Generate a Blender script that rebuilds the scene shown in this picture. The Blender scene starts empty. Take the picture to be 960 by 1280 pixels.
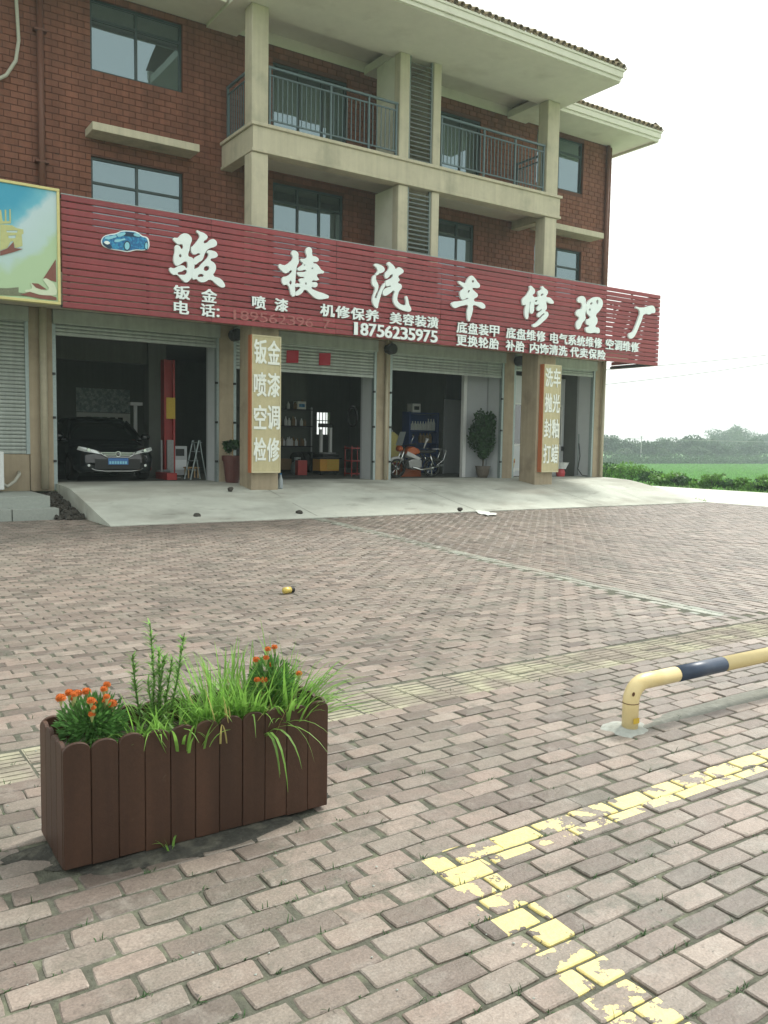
import bpy, bmesh, math, random
import numpy as np
from mathutils import Vector, Matrix, Euler
R = math.radians
random.seed(7)
rng = np.random.default_rng(7)
sc = bpy.context.scene
col = sc.collection

# ------------------------------------------------------------------ camera
FPX, YAW, PIT, ROL, HCAM = 1065.30, R(56.0597), R(-4.5970), R(0.93176), 1.5
_a = Vector((math.cos(YAW), math.sin(YAW), 0)); _r = Vector((math.sin(YAW), -math.cos(YAW), 0)); _u = Vector((0, 0, 1))
_F = _a * math.cos(PIT) + _u * math.sin(PIT); _U = -_a * math.sin(PIT) + _u * math.cos(PIT)
RT = _r * math.cos(ROL) + _U * math.sin(ROL); UP = -_r * math.sin(ROL) + _U * math.cos(ROL)
CAM = Vector((0, 0, HCAM))
cd = bpy.data.cameras.new('camera'); cam = bpy.data.objects.new('camera', cd); col.objects.link(cam)
cd.sensor_fit = 'VERTICAL'; cd.sensor_height = 24; cd.lens = 24 * FPX / 1280; cd.clip_end = 2000; cd.clip_start = .05
m = Matrix.Identity(4)
for i in range(3): m[i][0] = RT[i]; m[i][1] = UP[i]; m[i][2] = -_F[i]; m[i][3] = CAM[i]
cam.matrix_world = m
sc.camera = cam

# ------------------------------------------------------------------ sky, sun, exposure
SUN_EL, SUN_AZ = R(50), math.atan2(.27, 1.0)          # hazy sun behind the right end of the building
w = bpy.data.worlds.new('World'); sc.world = w; w.use_nodes = True
nt = w.node_tree; bg = nt.nodes['Background']
sky = nt.nodes.new('ShaderNodeTexSky'); sky.sky_type = 'NISHITA'; sky.sun_disc = False
sky.sun_elevation = SUN_EL; sky.sun_rotation = R(90) - SUN_AZ
sky.air_density = 1.0; sky.dust_density = 6.0; sky.ozone_density = 1.0
hs = nt.nodes.new('ShaderNodeHueSaturation'); hs.inputs['Saturation'].default_value = .12
nt.links.new(sky.outputs[0], hs.inputs['Color'])
mx = nt.nodes.new('ShaderNodeMix'); mx.data_type = 'RGBA'; mx.inputs[0].default_value = .72
nt.links.new(hs.outputs[0], mx.inputs[6]); mx.inputs[7].default_value = (9.1, 9.4, 8.95, 1)   # even overcast veil
nt.links.new(mx.outputs[2], bg.inputs['Color']); bg.inputs['Strength'].default_value = .066
sd = bpy.data.lights.new('sun', 'SUN'); sun = bpy.data.objects.new('sun', sd); col.objects.link(sun)
sd.energy = 1.5; sd.angle = R(10); sd.color = (1, .96, .87)
sdir = Vector((math.cos(SUN_AZ) * math.cos(SUN_EL), math.sin(SUN_AZ) * math.cos(SUN_EL), math.sin(SUN_EL)))
sun.rotation_euler = sdir.to_track_quat('Z', 'Y').to_euler(); sun.location = (30, 10, 40)
vs = sc.view_settings; vs.view_transform = 'Standard'; vs.look = 'None'; vs.exposure = 1.40; vs.gamma = 1; vs.use_curve_mapping = False
sc.cycles.max_bounces = 8; sc.cycles.use_denoising = True

# ------------------------------------------------------------------ pixel helpers (direction only; distance from the plane a thing touches)
def ray(x, y): return RT * ((x - 480) / FPX) - UP * ((y - 640) / FPX) + _F
def ony(x, y, Y): d = ray(x, y); return CAM + d * (Y / d.y)
def onz(x, y, Z=0): d = ray(x, y); return CAM + d * ((Z - HCAM) / d.z)

# ------------------------------------------------------------------ mesh helpers
class MB:
    def __init__(s): s.v = []; s.f = []
    def add(s, vs, fs):
        n = len(s.v); s.v += [tuple(v) for v in vs]; s.f += [tuple(i + n for i in f) for f in fs]; return s
    def box(s, x0, x1, y0, y1, z0, z1):
        return s.add([(x0,y0,z0),(x1,y0,z0),(x1,y1,z0),(x0,y1,z0),(x0,y0,z1),(x1,y0,z1),(x1,y1,z1),(x0,y1,z1)],
                     [(0,3,2,1),(4,5,6,7),(0,1,5,4),(1,2,6,5),(2,3,7,6),(3,0,4,7)])
    def prism(s, poly, axis, a, b):
        """poly: 2-D outline; axis 'y': (x,z) swept from y=a to b; 'x': (y,z); 'z': (x,y)"""
        n = len(poly)
        def P(p, t): return {'y': (p[0], t, p[1]), 'x': (t, p[0], p[1]), 'z': (p[0], p[1], t)}[axis]
        vs = [P(p, a) for p in poly] + [P(p, b) for p in poly]
        ar = sum(poly[i][0]*poly[(i+1)%n][1]-poly[(i+1)%n][0]*poly[i][1] for i in range(n))
        fs = [tuple(range(n)), tuple(range(2*n-1, n-1, -1))] + [(i, i+n, (i+1)%n+n, (i+1)%n) for i in range(n)]
        flip = (ar > 0) if axis in ('x', 'z') else (ar < 0)
        if b < a: flip = not flip
        if flip: fs = [tuple(reversed(f)) for f in fs]
        return s.add(vs, fs)
    def tube(s, pts, r, n=8, cap=True):
        pts = [Vector(p) for p in pts]; rs = r if isinstance(r, (list, tuple)) else [r]*len(pts)
        base = len(s.v); prev = None
        for i, p in enumerate(pts):
            t = (pts[min(i+1, len(pts)-1)] - pts[max(i-1, 0)]).normalized()
            if prev is None:
                u = t.orthogonal().normalized()
            else:
                u = (prev - t * prev.dot(t)); u = u.normalized() if u.length > 1e-6 else t.orthogonal().normalized()
            prev = u; v = t.cross(u)
            for k in range(n):
                a = 2*math.pi*k/n; s.v.append(tuple(p + (u*math.cos(a) + v*math.sin(a))*rs[i]))
        for i in range(len(pts)-1):
            for k in range(n):
                a = base+i*n+k; b = base+i*n+(k+1)%n; s.f.append((a, b, b+n, a+n))
        if cap:
            s.f.append(tuple(base+k for k in reversed(range(n)))); s.f.append(tuple(base+(len(pts)-1)*n+k for k in range(n)))
        return s
    def lathe(s, prof, c, n=16, ax='z'):
        base = len(s.v)
        for r, h in prof:
            for k in range(n):
                a = 2*math.pi*k/n; p = (r*math.cos(a), r*math.sin(a), h)
                if ax == 'x': p = (p[2], p[0], p[1])
                if ax == 'y': p = (p[1], p[2], p[0])
                s.v.append((p[0]+c[0], p[1]+c[1], p[2]+c[2]))
        for i in range(len(prof)-1):
            for k in range(n):
                a = base+i*n+k; b = base+i*n+(k+1)%n; s.f.append((a, b, b+n, a+n))
        s.f.append(tuple(base+k for k in reversed(range(n)))); s.f.append(tuple(base+(len(prof)-1)*n+k for k in range(n)))
        return s
    def mesh(s, name, mat, smooth=False, auto=None):
        me = bpy.data.meshes.new(name); me.from_pydata(s.v, [], s.f); me.update()
        if mat: me.materials.append(M[mat] if isinstance(mat, str) else mat)
        if smooth: me.shade_smooth() if auto is None else me.shade_auto_smooth(angle=R(auto)) if hasattr(me, 'shade_auto_smooth') else me.shade_smooth()
        return me
    def build(s, name, mat, parent=None, smooth=False, bevel=0, local=False):
        o = bpy.data.objects.new(name, s.mesh(name, mat, smooth)); col.objects.link(o)
        if bevel:
            b = o.modifiers.new('bevel', 'BEVEL'); b.width = bevel; b.segments = 2; b.limit_method = 'ANGLE'; b.angle_limit = R(40)
        if parent: attach(o, parent, local)
        return o
def attach(o, parent, local=False):
    o.parent = parent
    if not local: o.matrix_parent_inverse = wmat(parent).inverted()
def wmat(o):
    m = Matrix.LocRotScale(o.location, o.rotation_euler, o.scale)
    return (wmat(o.parent) @ o.matrix_parent_inverse @ m) if o.parent else m
def tag(o, label=None, cat=None, group=None, kind=None):
    if label: o['label'] = label
    if cat: o['category'] = cat
    if group: o['group'] = group
    if kind: o['kind'] = kind
    return o
def thing(name, label, cat, loc, rz=0, group=None):
    o = bpy.data.objects.new(name, None); col.objects.link(o); o.location = loc; o.rotation_euler = (0, 0, rz)
    o.empty_display_size = .1
    return tag(o, label, cat, group)
def inst(name, me, parent=None, loc=(0,0,0), rot=(0,0,0), scale=(1,1,1), local=False):
    o = bpy.data.objects.new(name, me); col.objects.link(o); o.location = loc; o.rotation_euler = rot; o.scale = scale
    if parent: attach(o, parent, local)
    return o

# ------------------------------------------------------------------ materials
M = {}
def mk(name, c, rough=.7, var=.12, scale=4., c2=None, mix=0., metal=0., bump=0., bscale=40., spec=.35, trans=0., fine=0., isl=0., streak=0., coat=0.):
    """procedural surface: base colour, large and fine noise variation, optional second colour in patches, relief"""
    m = bpy.data.materials.new(name); m.use_nodes = True; t = m.node_tree; N = t.nodes; L = t.links
    p = N['Principled BSDF']; p.inputs['Roughness'].default_value = rough; p.inputs['Metallic'].default_value = metal
    p.inputs['Specular IOR Level'].default_value = spec
    if coat: p.inputs['Coat Weight'].default_value = coat
    geo = N.new('ShaderNodeNewGeometry'); pos = geo.outputs['Position']
    n1 = N.new('ShaderNodeTexNoise'); n1.inputs['Scale'].default_value = scale; n1.inputs['Detail'].default_value = 6; L.new(pos, n1.inputs['Vector'])
    c4 = (*c, 1); base = None
    if c2:
        r = N.new('ShaderNodeValToRGB'); r.color_ramp.elements[0].position = .62 - mix*.5; r.color_ramp.elements[1].position = .78 - mix*.5
        L.new(n1.outputs['Fac'], r.inputs[0]); mc = N.new('ShaderNodeMix'); mc.data_type = 'RGBA'; L.new(r.outputs[0], mc.inputs[0])
        mc.inputs[6].default_value = c4; mc.inputs[7].default_value = (*c2, 1); base = mc.outputs[2]
    n2 = N.new('ShaderNodeTexNoise'); n2.inputs['Scale'].default_value = scale*2.7; n2.inputs['Detail'].default_value = 8; n2.inputs['Roughness'].default_value = .65; L.new(pos, n2.inputs['Vector'])
    mr = N.new('ShaderNodeMapRange'); mr.inputs[1].default_value = .25; mr.inputs[2].default_value = .75; mr.inputs[3].default_value = 1-var; mr.inputs[4].default_value = 1+var
    L.new(n2.outputs['Fac'], mr.inputs[0]); val = mr.outputs[0]
    def mul(a, b):
        q = N.new('ShaderNodeMath'); q.operation = 'MULTIPLY'; L.new(a, q.inputs[0]); L.new(b, q.inputs[1]); return q.outputs[0]
    if fine:
        n3 = N.new('ShaderNodeTexNoise'); n3.inputs['Scale'].default_value = 160; n3.inputs['Detail'].default_value = 3; L.new(pos, n3.inputs['Vector'])
        m3 = N.new('ShaderNodeMapRange'); m3.inputs[1].default_value = .3; m3.inputs[2].default_value = .7; m3.inputs[3].default_value = 1-fine; m3.inputs[4].default_value = 1+fine
        L.new(n3.outputs['Fac'], m3.inputs[0]); val = mul(val, m3.outputs[0])
    if streak:
        mp = N.new('ShaderNodeMapping'); mp.inputs['Scale'].default_value = (6, 6, .35); L.new(pos, mp.inputs[0])
        n4 = N.new('ShaderNodeTexNoise'); n4.inputs['Scale'].default_value = 1.6; n4.inputs['Detail'].default_value = 5; L.new(mp.outputs[0], n4.inputs['Vector'])
        m4 = N.new('ShaderNodeMapRange'); m4.inputs[1].default_value = .3; m4.inputs[2].default_value = .7; m4.inputs[3].default_value = 1-streak; m4.inputs[4].default_value = 1+streak*.4
        L.new(n4.outputs['Fac'], m4.inputs[0]); val = mul(val, m4.outputs[0])
    if isl:
        oi = N.new('ShaderNodeObjectInfo'); ad = N.new('ShaderNodeMath'); ad.operation = 'ADD'; L.new(oi.outputs['Random'], ad.inputs[0]); L.new(geo.outputs['Random Per Island'], ad.inputs[1])
        fr = N.new('ShaderNodeMath'); fr.operation = 'FRACT'; L.new(ad.outputs[0], fr.inputs[0])
        m5 = N.new('ShaderNodeMapRange'); m5.inputs[3].default_value = 1-isl; m5.inputs[4].default_value = 1+isl; L.new(fr.outputs[0], m5.inputs[0]); val = mul(val, m5.outputs[0])
    sc_ = N.new('ShaderNodeVectorMath'); sc_.operation = 'SCALE'
    if base: L.new(base, sc_.inputs[0])
    else: sc_.inputs[0].default_value = c
    L.new(val, sc_.inputs['Scale']); L.new(sc_.outputs[0], p.inputs['Base Color'])
    if bump:
        nb = N.new('ShaderNodeTexNoise'); nb.inputs['Scale'].default_value = bscale; nb.inputs['Detail'].default_value = 6; L.new(pos, nb.inputs['Vector'])
        b = N.new('ShaderNodeBump'); b.inputs['Strength'].default_value = bump; b.inputs['Distance'].default_value = .01; L.new(nb.outputs['Fac'], b.inputs['Height']); L.new(b.outputs[0], p.inputs['Normal'])
    if trans:
        tb = N.new('ShaderNodeBsdfTranslucent'); L.new(sc_.outputs[0], tb.inputs['Color']); ms = N.new('ShaderNodeMixShader'); ms.inputs[0].default_value = trans
        L.new(p.outputs[0], ms.inputs[1]); L.new(tb.outputs[0], ms.inputs[2]); L.new(ms.outputs[0], N['Material Output'].inputs['Surface'])
    M[name] = m; return m
mk('facade_brick', (.192, .076, .048), .8, .16, .8, bump=.25, isl=.11, fine=.08, streak=.22)
mk('mortar', (.112, .050, .036), .9, .15, 3)
mk('render_beige', (.52, .475, .365), .8, .08, 1.6, c2=(.39, .365, .28), mix=.1, bump=.1, streak=.12)
mk('render_tan', (.36, .30, .21), .8, .10, 1.6, c2=(.27, .22, .155), mix=.12, bump=.1, streak=.15)
mk('soffit', (.66, .65, .56), .85, .06, 1.2, c2=(.57, .555, .47), mix=.1)
mk('roof_tile', (.27, .22, .14), .8, .2, 5, isl=.25, bump=.2)
mk('frame_green', (.022, .045, .045), .4, .1, 6, spec=.5)
mk('rail_green', (.085, .13, .145), .45, .1, 6, spec=.5)
mk('louvre_grey', (.17, .20, .195), .5, .15, 5, isl=.12)
mk('shutter', (.36, .40, .37), .45, .10, 3, metal=.25, streak=.18, isl=.06)
mk('shutter_box', (.33, .37, .33), .55, .1, 3, metal=.1, streak=.15)
mk('galv', (.30, .36, .36), .45, .15, 8, metal=.4)
mk('sign_red', (.265, .042, .05), .42, .10, 1.5, spec=.45, isl=.12, streak=.1)
mk('sign_steel', (.045, .05, .06), .6, .2, 6)
mk('letter_white', (.80, .88, .88), .35, .04, 3, spec=.5)
mk('letter_ghost', (.34, .12, .115), .6, .45, 14)
mk('board_yellow', (.50, .45, .27), .5, .08, 3, streak=.08)
mk('board_letter', (.78, .82, .76), .5, .08, 4)
mk('board_edge', (.42, .13, .05), .5, .1, 5)
mk('board_rim', (.56, .51, .33), .5, .08, 5)
mk('gold_frame', (.62, .56, .24), .35, .08, 5, spec=.5)
mk('concrete_ramp', (.47, .495, .435), .9, .12, .7, c2=(.33, .34, .295), mix=.20, bump=.3, bscale=30, fine=.08)
mk('concrete_road', (.56, .58, .52), .9, .08, .8, bump=.2)
mk('granite', (.30, .33, .30), .75, .1, 8, fine=.18, bump=.1)
mk('debris', (.06, .056, .047), .95, .35, 8, bump=.8, bscale=25)
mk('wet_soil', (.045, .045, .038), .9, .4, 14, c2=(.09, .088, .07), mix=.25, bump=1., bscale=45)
mk('joint_soil', (.085, .088, .067), .95, .4, 9, c2=(.135, .145, .10), mix=.25, bump=.9, bscale=60)
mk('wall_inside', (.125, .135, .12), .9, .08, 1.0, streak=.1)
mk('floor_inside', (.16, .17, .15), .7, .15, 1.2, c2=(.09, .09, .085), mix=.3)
mk('grey_panel', (.42, .45, .47), .5, .04, 2)
mk('white_panel', (.60, .64, .66), .45, .04, 2)
mk('white_trim', (.72, .75, .74), .5, .04, 4)
mk('dark_plastic', (.02, .021, .022), .5, .1, 8)
mk('rubber', (.018, .018, .018), .8, .2, 12)
mk('car_paint', (.006, .008, .010), .18, .02, 3, spec=.5, coat=.6)
mk('chrome', (.62, .65, .65), .15, .03, 10, metal=1)
mk('headlight', (.70, .75, .74), .18, .3, 40, metal=.25)
mk('plate_blue', (.06, .17, .42), .45, .06, 20)
mk('steel', (.28, .29, .29), .4, .15, 10, metal=.7)
mk('lift_red', (.34, .03, .028), .45, .12, 4, spec=.5)
mk('label_yellow', (.55, .38, .05), .5, .1, 8)
mk('cabinet_orange', (.60, .31, .04), .45, .1, 8)
mk('rack_blue', (.02, .055, .20), .45, .1, 6)
mk('bottle_white', (.62, .65, .64), .4, .08, 10)
mk('raincoat', (.44, .40, .14), .7, .12, 6)
mk('moto_orange', (.33, .075, .018), .35, .1, 8)
mk('moto_white', (.40, .41, .41), .35, .05, 8)
mk('pot_brown', (.10, .035, .03), .5, .15, 6)
mk('pot_clay', (.13, .11, .09), .7, .25, 8)
mk('planter_board', (.062, .030, .018), .55, .12, 16, c2=(.15, .11, .08), mix=-.14, streak=.35, bump=.12, bscale=90, isl=.10, fine=.08)
mk('board_end', (.20, .15, .09), .8, .3, 30)
mk('soil', (.035, .028, .02), 1, .4, 12, bump=1, bscale=30)
mk('paint_cream', (.66, .54, .28), .38, .06, 4, c2=(.58, .44, .18), mix=.08, spec=.5)
mk('paint_navy', (.025, .045, .085), .42, .15, 7, spec=.5)
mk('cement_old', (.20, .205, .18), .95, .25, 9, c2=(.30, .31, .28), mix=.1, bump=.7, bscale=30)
mk('cement', (.36, .38, .35), .95, .2, 9, c2=(.25, .26, .23), mix=.15, bump=.6, bscale=25)
mk('rust', (.10, .045, .02), .9, .3, 30)
mk('leaf_grass', (.20, .39, .075), .5, .22, 9, trans=.45, isl=.3)
mk('leaf_dry', (.40, .36, .14), .7, .2, 12, trans=.35, isl=.25)
mk('leaf_weed', (.21, .39, .10), .55, .2, 9, trans=.4, isl=.25)
mk('leaf_marigold', (.10, .24, .06), .55, .2, 12, trans=.35, isl=.3)
mk('petal_orange', (.62, .17, .03), .6, .15, 40, trans=.2, isl=.15)
mk('bud', (.35, .38, .15), .6, .15, 40)
mk('stem', (.09, .17, .05), .6, .2, 12)
mk('leaf_bush', (.03, .075, .025), .5, .25, 5, trans=.25, isl=.4)
mk('leaf_tree', (.05, .10, .04), .6, .25, .5, trans=.3, isl=.35)
mk('leaf_tree_pale', (.08, .135, .065), .6, .25, .5, trans=.3, isl=.35)
mk('leaf_shrub', (.125, .27, .05), .55, .25, 1.2, trans=.35, isl=.4)
mk('leaf_shrub_dark', (.04, .10, .03), .55, .25, 1.2, trans=.35, isl=.4)
mk('crop_row', (.06, .13, .045), .6, .25, .6, trans=.3, isl=.35)
mk('rice', (.15, .36, .07), .6, .12, .15, trans=.35, isl=.2)
mk('field_soil', (.12, .28, .06), .95, .15, .1, c2=(.135, .31, .065), mix=.3)
mk('bark', (.07, .055, .04), .9, .25, 6, bump=.5)
mk('pipe_brown', (.135, .055, .036), .55, .1, 5)
mk('pipe_beige', (.42, .38, .28), .5, .1, 3, streak=.15)
mk('conduit', (.42, .42, .36), .5, .1, 8)
mk('wire', (.12, .13, .13), .6, .05, 2)
mk('pole_concrete', (.45, .46, .43), .9, .08, 3)
mk('paper_red', (.38, .03, .05), .8, .35, 60)
mk('paper_white', (.70, .72, .68), .8, .1, 20)
mk('can_gold', (.60, .47, .12), .3, .1, 30, metal=.4)
mk('black', (.01, .01, .01), .6, .1, 10)
mk('cloth_white', (.62, .66, .62), .85, .1, 12, bump=.5)
mk('wood', (.38, .26, .13), .7, .2, 8)
mk('cardboard', (.22, .15, .08), .8, .15, 6)
mk('poster_print', (.20, .26, .27), .6, .6, 9, c2=(.45, .5, .5), mix=.4)
mk('pane_day', (.9, .95, .95), .9, .02, 3)
mk('bluecar', (.012, .13, .33), .3, .25, 20, c2=(.03, .28, .50), mix=.35)
mk('bluecar_dark', (.006, .035, .08), .3, .2, 20)
mk('bluecar_light', (.25, .58, .70), .3, .15, 20)
mk('poster_green', (.50, .52, .24), .5, .08, 6)
mk('poster_brown', (.22, .085, .065), .5, .12, 6)
mk('poster_cream', (.62, .70, .52), .5, .05, 6)
mk('poster_scene', (.18, .20, .13), .6, .5, 25)
mk('bag_red', (.50, .07, .08), .6, .3, 25)
mk('bottle_clear', (.42, .48, .50), .15, .05, 8, trans=.3)

def glass(name, tint, rough=.03, metal=0.):
    m = bpy.data.materials.new(name); m.use_nodes = True; p = m.node_tree.nodes['Principled BSDF']
    p.inputs['Base Color'].default_value = (*tint, 1); p.inputs['Roughness'].default_value = rough; p.inputs['Specular IOR Level'].default_value = 1.0
    p.inputs['IOR'].default_value = 1.8; p.inputs['Metallic'].default_value = metal
    N = m.node_tree.nodes; L = m.node_tree.links
    g = N.new('ShaderNodeNewGeometry'); n = N.new('ShaderNodeTexNoise'); n.inputs['Scale'].default_value = .9; L.new(g.outputs['Position'], n.inputs['Vector'])
    b = N.new('ShaderNodeBump'); b.inputs['Strength'].default_value = .05; b.inputs['Distance'].default_value = .05; L.new(n.outputs['Fac'], b.inputs['Height']); L.new(b.outputs[0], p.inputs['Normal'])
    M[name] = m
glass('window_glass', (.16, .225, .245), metal=.8); glass('car_glass', (.006, .009, .009))

# printed poster: blue sky fading to pale, one continuous print
def poster_mat():
    m = bpy.data.materials.new('poster_sky'); m.use_nodes = True; N = m.node_tree.nodes; L = m.node_tree.links; p = N['Principled BSDF']; p.inputs['Roughness'].default_value = .45
    g = N.new('ShaderNodeNewGeometry'); sx = N.new('ShaderNodeSeparateXYZ'); L.new(g.outputs['Position'], sx.inputs[0])
    n = N.new('ShaderNodeTexNoise'); n.inputs['Scale'].default_value = 1.1; n.inputs['Detail'].default_value = 5; L.new(g.outputs['Position'], n.inputs['Vector'])
    a = N.new('ShaderNodeMath'); a.operation = 'MULTIPLY_ADD'; L.new(sx.outputs['X'], a.inputs[0]); a.inputs[1].default_value = -.45; a.inputs[2].default_value = -2.78
    b = N.new('ShaderNodeMath'); b.operation = 'ADD'; L.new(a.outputs[0], b.inputs[0])
    c = N.new('ShaderNodeMath'); c.operation = 'MULTIPLY_ADD'; L.new(sx.outputs['Z'], c.inputs[0]); c.inputs[1].default_value = .80; L.new(n.outputs['Fac'], c.inputs[2]); L.new(c.outputs[0], b.inputs[1])
    r = N.new('ShaderNodeValToRGB'); e = r.color_ramp.elements; e[0].position = 0; e[0].color = (.42, .58, .36, 1); e[1].position = 1; e[1].color = (.04, .33, .50, 1)
    q = e.new(.14); q.color = (.46, .62, .60, 1); q = e.new(.62); q.color = (.50, .64, .68, 1); q = e.new(.75); q.color = (.13, .45, .58, 1)
    L.new(b.outputs[0], r.inputs[0]); L.new(r.outputs[0], p.inputs['Base Color']); M['poster_sky'] = m
poster_mat()

def ramp_mat():
    m = M['concrete_ramp']; N = m.node_tree.nodes; L = m.node_tree.links; p = N['Principled BSDF']; src = p.inputs['Base Color'].links[0].from_socket
    g = N.new('ShaderNodeNewGeometry'); mp = N.new('ShaderNodeMapping'); mp.inputs['Scale'].default_value = (.55, 1.3, 1); L.new(g.outputs['Position'], mp.inputs[0])
    def stain(scale, a, b, f, c, off):
        nonlocal src
        mq = N.new('ShaderNodeMapping'); mq.inputs['Location'].default_value = off; L.new(mp.outputs[0], mq.inputs[0])
        n = N.new('ShaderNodeTexNoise'); n.inputs['Scale'].default_value = scale; n.inputs['Detail'].default_value = 9; n.inputs['Roughness'].default_value = .62; L.new(mq.outputs[0], n.inputs['Vector'])
        r = N.new('ShaderNodeMapRange'); r.inputs[1].default_value = a; r.inputs[2].default_value = b; r.inputs[4].default_value = f; L.new(n.outputs['Fac'], r.inputs[0])
        q = N.new('ShaderNodeMix'); q.data_type = 'RGBA'; L.new(r.outputs[0], q.inputs[0]); L.new(src, q.inputs[6]); q.inputs[7].default_value = (*c, 1); src = q.outputs[2]
    stain(.55, .50, .62, .55, (.30, .29, .245), (3, 1, 0)); stain(2.6, .60, .70, .6, (.20, .195, .17), (9, 4, 0)); stain(7, .66, .74, .7, (.10, .10, .09), (1, 7, 0)); stain(1.2, .58, .72, .5, (.58, .60, .54), (5, 5, 0))
    L.new(src, p.inputs['Base Color'])
ramp_mat()
# paver: worn clay brick, per-brick tone, grey-green bloom, road paint by place
def paver_mat(name, paint):
    m = bpy.data.materials.new(name); m.use_nodes = True; N = m.node_tree.nodes; L = m.node_tree.links; p = N['Principled BSDF']; p.inputs['Roughness'].default_value = .50; p.inputs['Specular IOR Level'].default_value = .5
    g = N.new('ShaderNodeNewGeometry'); pos = g.outputs['Position']; oi = N.new('ShaderNodeObjectInfo')
    def noise(s, d=6, r=.55):
        n = N.new('ShaderNodeTexNoise'); n.inputs['Scale'].default_value = s; n.inputs['Detail'].default_value = d; n.inputs['Roughness'].default_value = r; L.new(pos, n.inputs['Vector']); return n.outputs['Fac']
    def math_(op, a, b=None, c=None, clamp=False):
        q = N.new('ShaderNodeMath'); q.operation = op; q.use_clamp = clamp
        for i, v in enumerate((a, b, c)):
            if v is None: continue
            if isinstance(v, (int, float)): q.inputs[i].default_value = v
            else: L.new(v, q.inputs[i])
        return q.outputs[0]
    def rng_(v, a, b, c, d):
        q = N.new('ShaderNodeMapRange'); q.inputs[1].default_value = a; q.inputs[2].default_value = b; q.inputs[3].default_value = c; q.inputs[4].default_value = d; L.new(v, q.inputs[0]); return q.outputs[0]
    def mixc(f, a, b):
        q = N.new('ShaderNodeMix'); q.data_type = 'RGBA'
        if isinstance(f, (int, float)): q.inputs[0].default_value = f
        else: L.new(f, q.inputs[0])
        for i, v in ((6, a), (7, b)):
            if isinstance(v, tuple): q.inputs[i].default_value = (*v, 1)
            else: L.new(v, q.inputs[i])
        return q.outputs[2]
    rnd = math_('FRACT', math_('ADD', oi.outputs['Random'], g.outputs['Random Per Island']))
    r = N.new('ShaderNodeValToRGB'); e = r.color_ramp.elements; e[0].position = 0; e[0].color = (.112, .090, .076, 1); e[1].position = 1; e[1].color = (.298, .248, .210, 1)
    for ps, c in ((.15, (.160, .128, .108)), (.4, (.208, .167, .141)), (.62, (.226, .194, .163)), (.8, (.254, .197, .165))):
        q = e.new(ps); q.color = (*c, 1)
    L.new(rnd, r.inputs[0]); c = r.outputs[0]
    c = mixc(rng_(noise(1.3, 5), .50, .72, 0, .5), c, (.175, .165, .13))          # mossy bloom
    c = mixc(rng_(noise(7, 8, .65), .52, .75, 0, .55), c, (.32, .30, .265))       # pale scuffs
    c = mixc(rng_(noise(11, 6, .6), .56, .75, 0, .5), c, (.12, .105, .09))        # dark stains
    c = mixc(math_('MULTIPLY', rng_(noise(4.2, 9, .74), .50, .62, 0, .8), rng_(noise(.9, 3), .38, .60, .12, 1)), c, (.105, .108, .082))   # soil and moss spread over the bricks
    c = mixc(rng_(noise(48, 4, .6), .66, .72, 0, .8), c, (.06, .055, .048))      # pock marks
    sep = N.new('ShaderNodeSeparateXYZ'); L.new(pos, sep.inputs[0]); X, Y = sep.outputs['X'], sep.outputs['Y']
    wob = math_('MULTIPLY_ADD', noise(2.5, 4), .05, -.025)
    # pale greenish cement seam running out from the ramp
    sx = math_('MULTIPLY_ADD', Y, .152, 6.06); ds = math_('ABSOLUTE', math_('SUBTRACT', math_('SUBTRACT', X, sx), wob))
    seam = math_('MULTIPLY', math_('MULTIPLY', math_('LESS_THAN', ds, .13), math_('GREATER_THAN', Y, 4.6)), rng_(noise(3, 6, .7),   .35, .6, .05, .6))
    c = mixc(seam, c, (.36, .42, .35))
    c = mixc(rng_(noise(.42, 5, .6), .50, .66, 0, .42), c, (.125, .112, .095))     # broad dirty patches
    # fine pits
    c2 = N.new('ShaderNodeVectorMath'); c2.operation = 'SCALE'; L.new(c, c2.inputs[0]); L.new(math_('MULTIPLY', rng_(noise(130, 4), .3, .7, .74, 1.18), rng_(noise(26, 6, .7), .3, .7, .88, 1.1)), c2.inputs['Scale']); c = c2.outputs[0]
    if paint:
        def band(v, a, b): return math_('MULTIPLY', math_('GREATER_THAN', v, a), math_('LESS_THAN', v, b))
        n = noise(9, 8, .6)
        l1 = math_('MULTIPLY', band(Y, 2.222, 2.392), math_('GREATER_THAN', X, 1.97)); pass
        xo = math_('SUBTRACT', X, math_('MULTIPLY_ADD', Y, .1, 1.57)); l2 = math_('MULTIPLY', band(xo, -.02, .17), math_('LESS_THAN', Y, 2.40))
        pm = math_('MULTIPLY', math_('MAXIMUM', l1, l2), rng_(n, .475, .505, 1, 0))
        pm2 = math_('MULTIPLY', math_('MAXIMUM', l1, l2), math_('GREATER_THAN', math_('MULTIPLY_ADD', n, 1, math_('MULTIPLY', rnd, .16)), .60)); pm = math_('SUBTRACT', math_('MAXIMUM', l1, l2), math_('MINIMUM', pm2, math_('MAXIMUM', l1, l2)))
        c = mixc(math_('MULTIPLY', pm, rng_(noise(30, 6, .7), .35, .65, .70, 1.0)), c, (.78, .66, .26))
    L.new(c, p.inputs['Base Color'])
    b = N.new('ShaderNodeBump'); b.inputs['Strength'].default_value = .55; b.inputs['Distance'].default_value = .006
    L.new(math_('ADD', noise(60, 8, .7), math_('MULTIPLY', noise(14, 4), 1.5)), b.inputs['Height']); L.new(b.outputs[0], p.inputs['Normal'])
    M[name] = m
paver_mat('paver', True)
mk('tactile', (.30, .29, .21), .85, .35, 3, c2=(.22, .195, .16), mix=.45, isl=.12, bump=.4, bscale=60)
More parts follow.
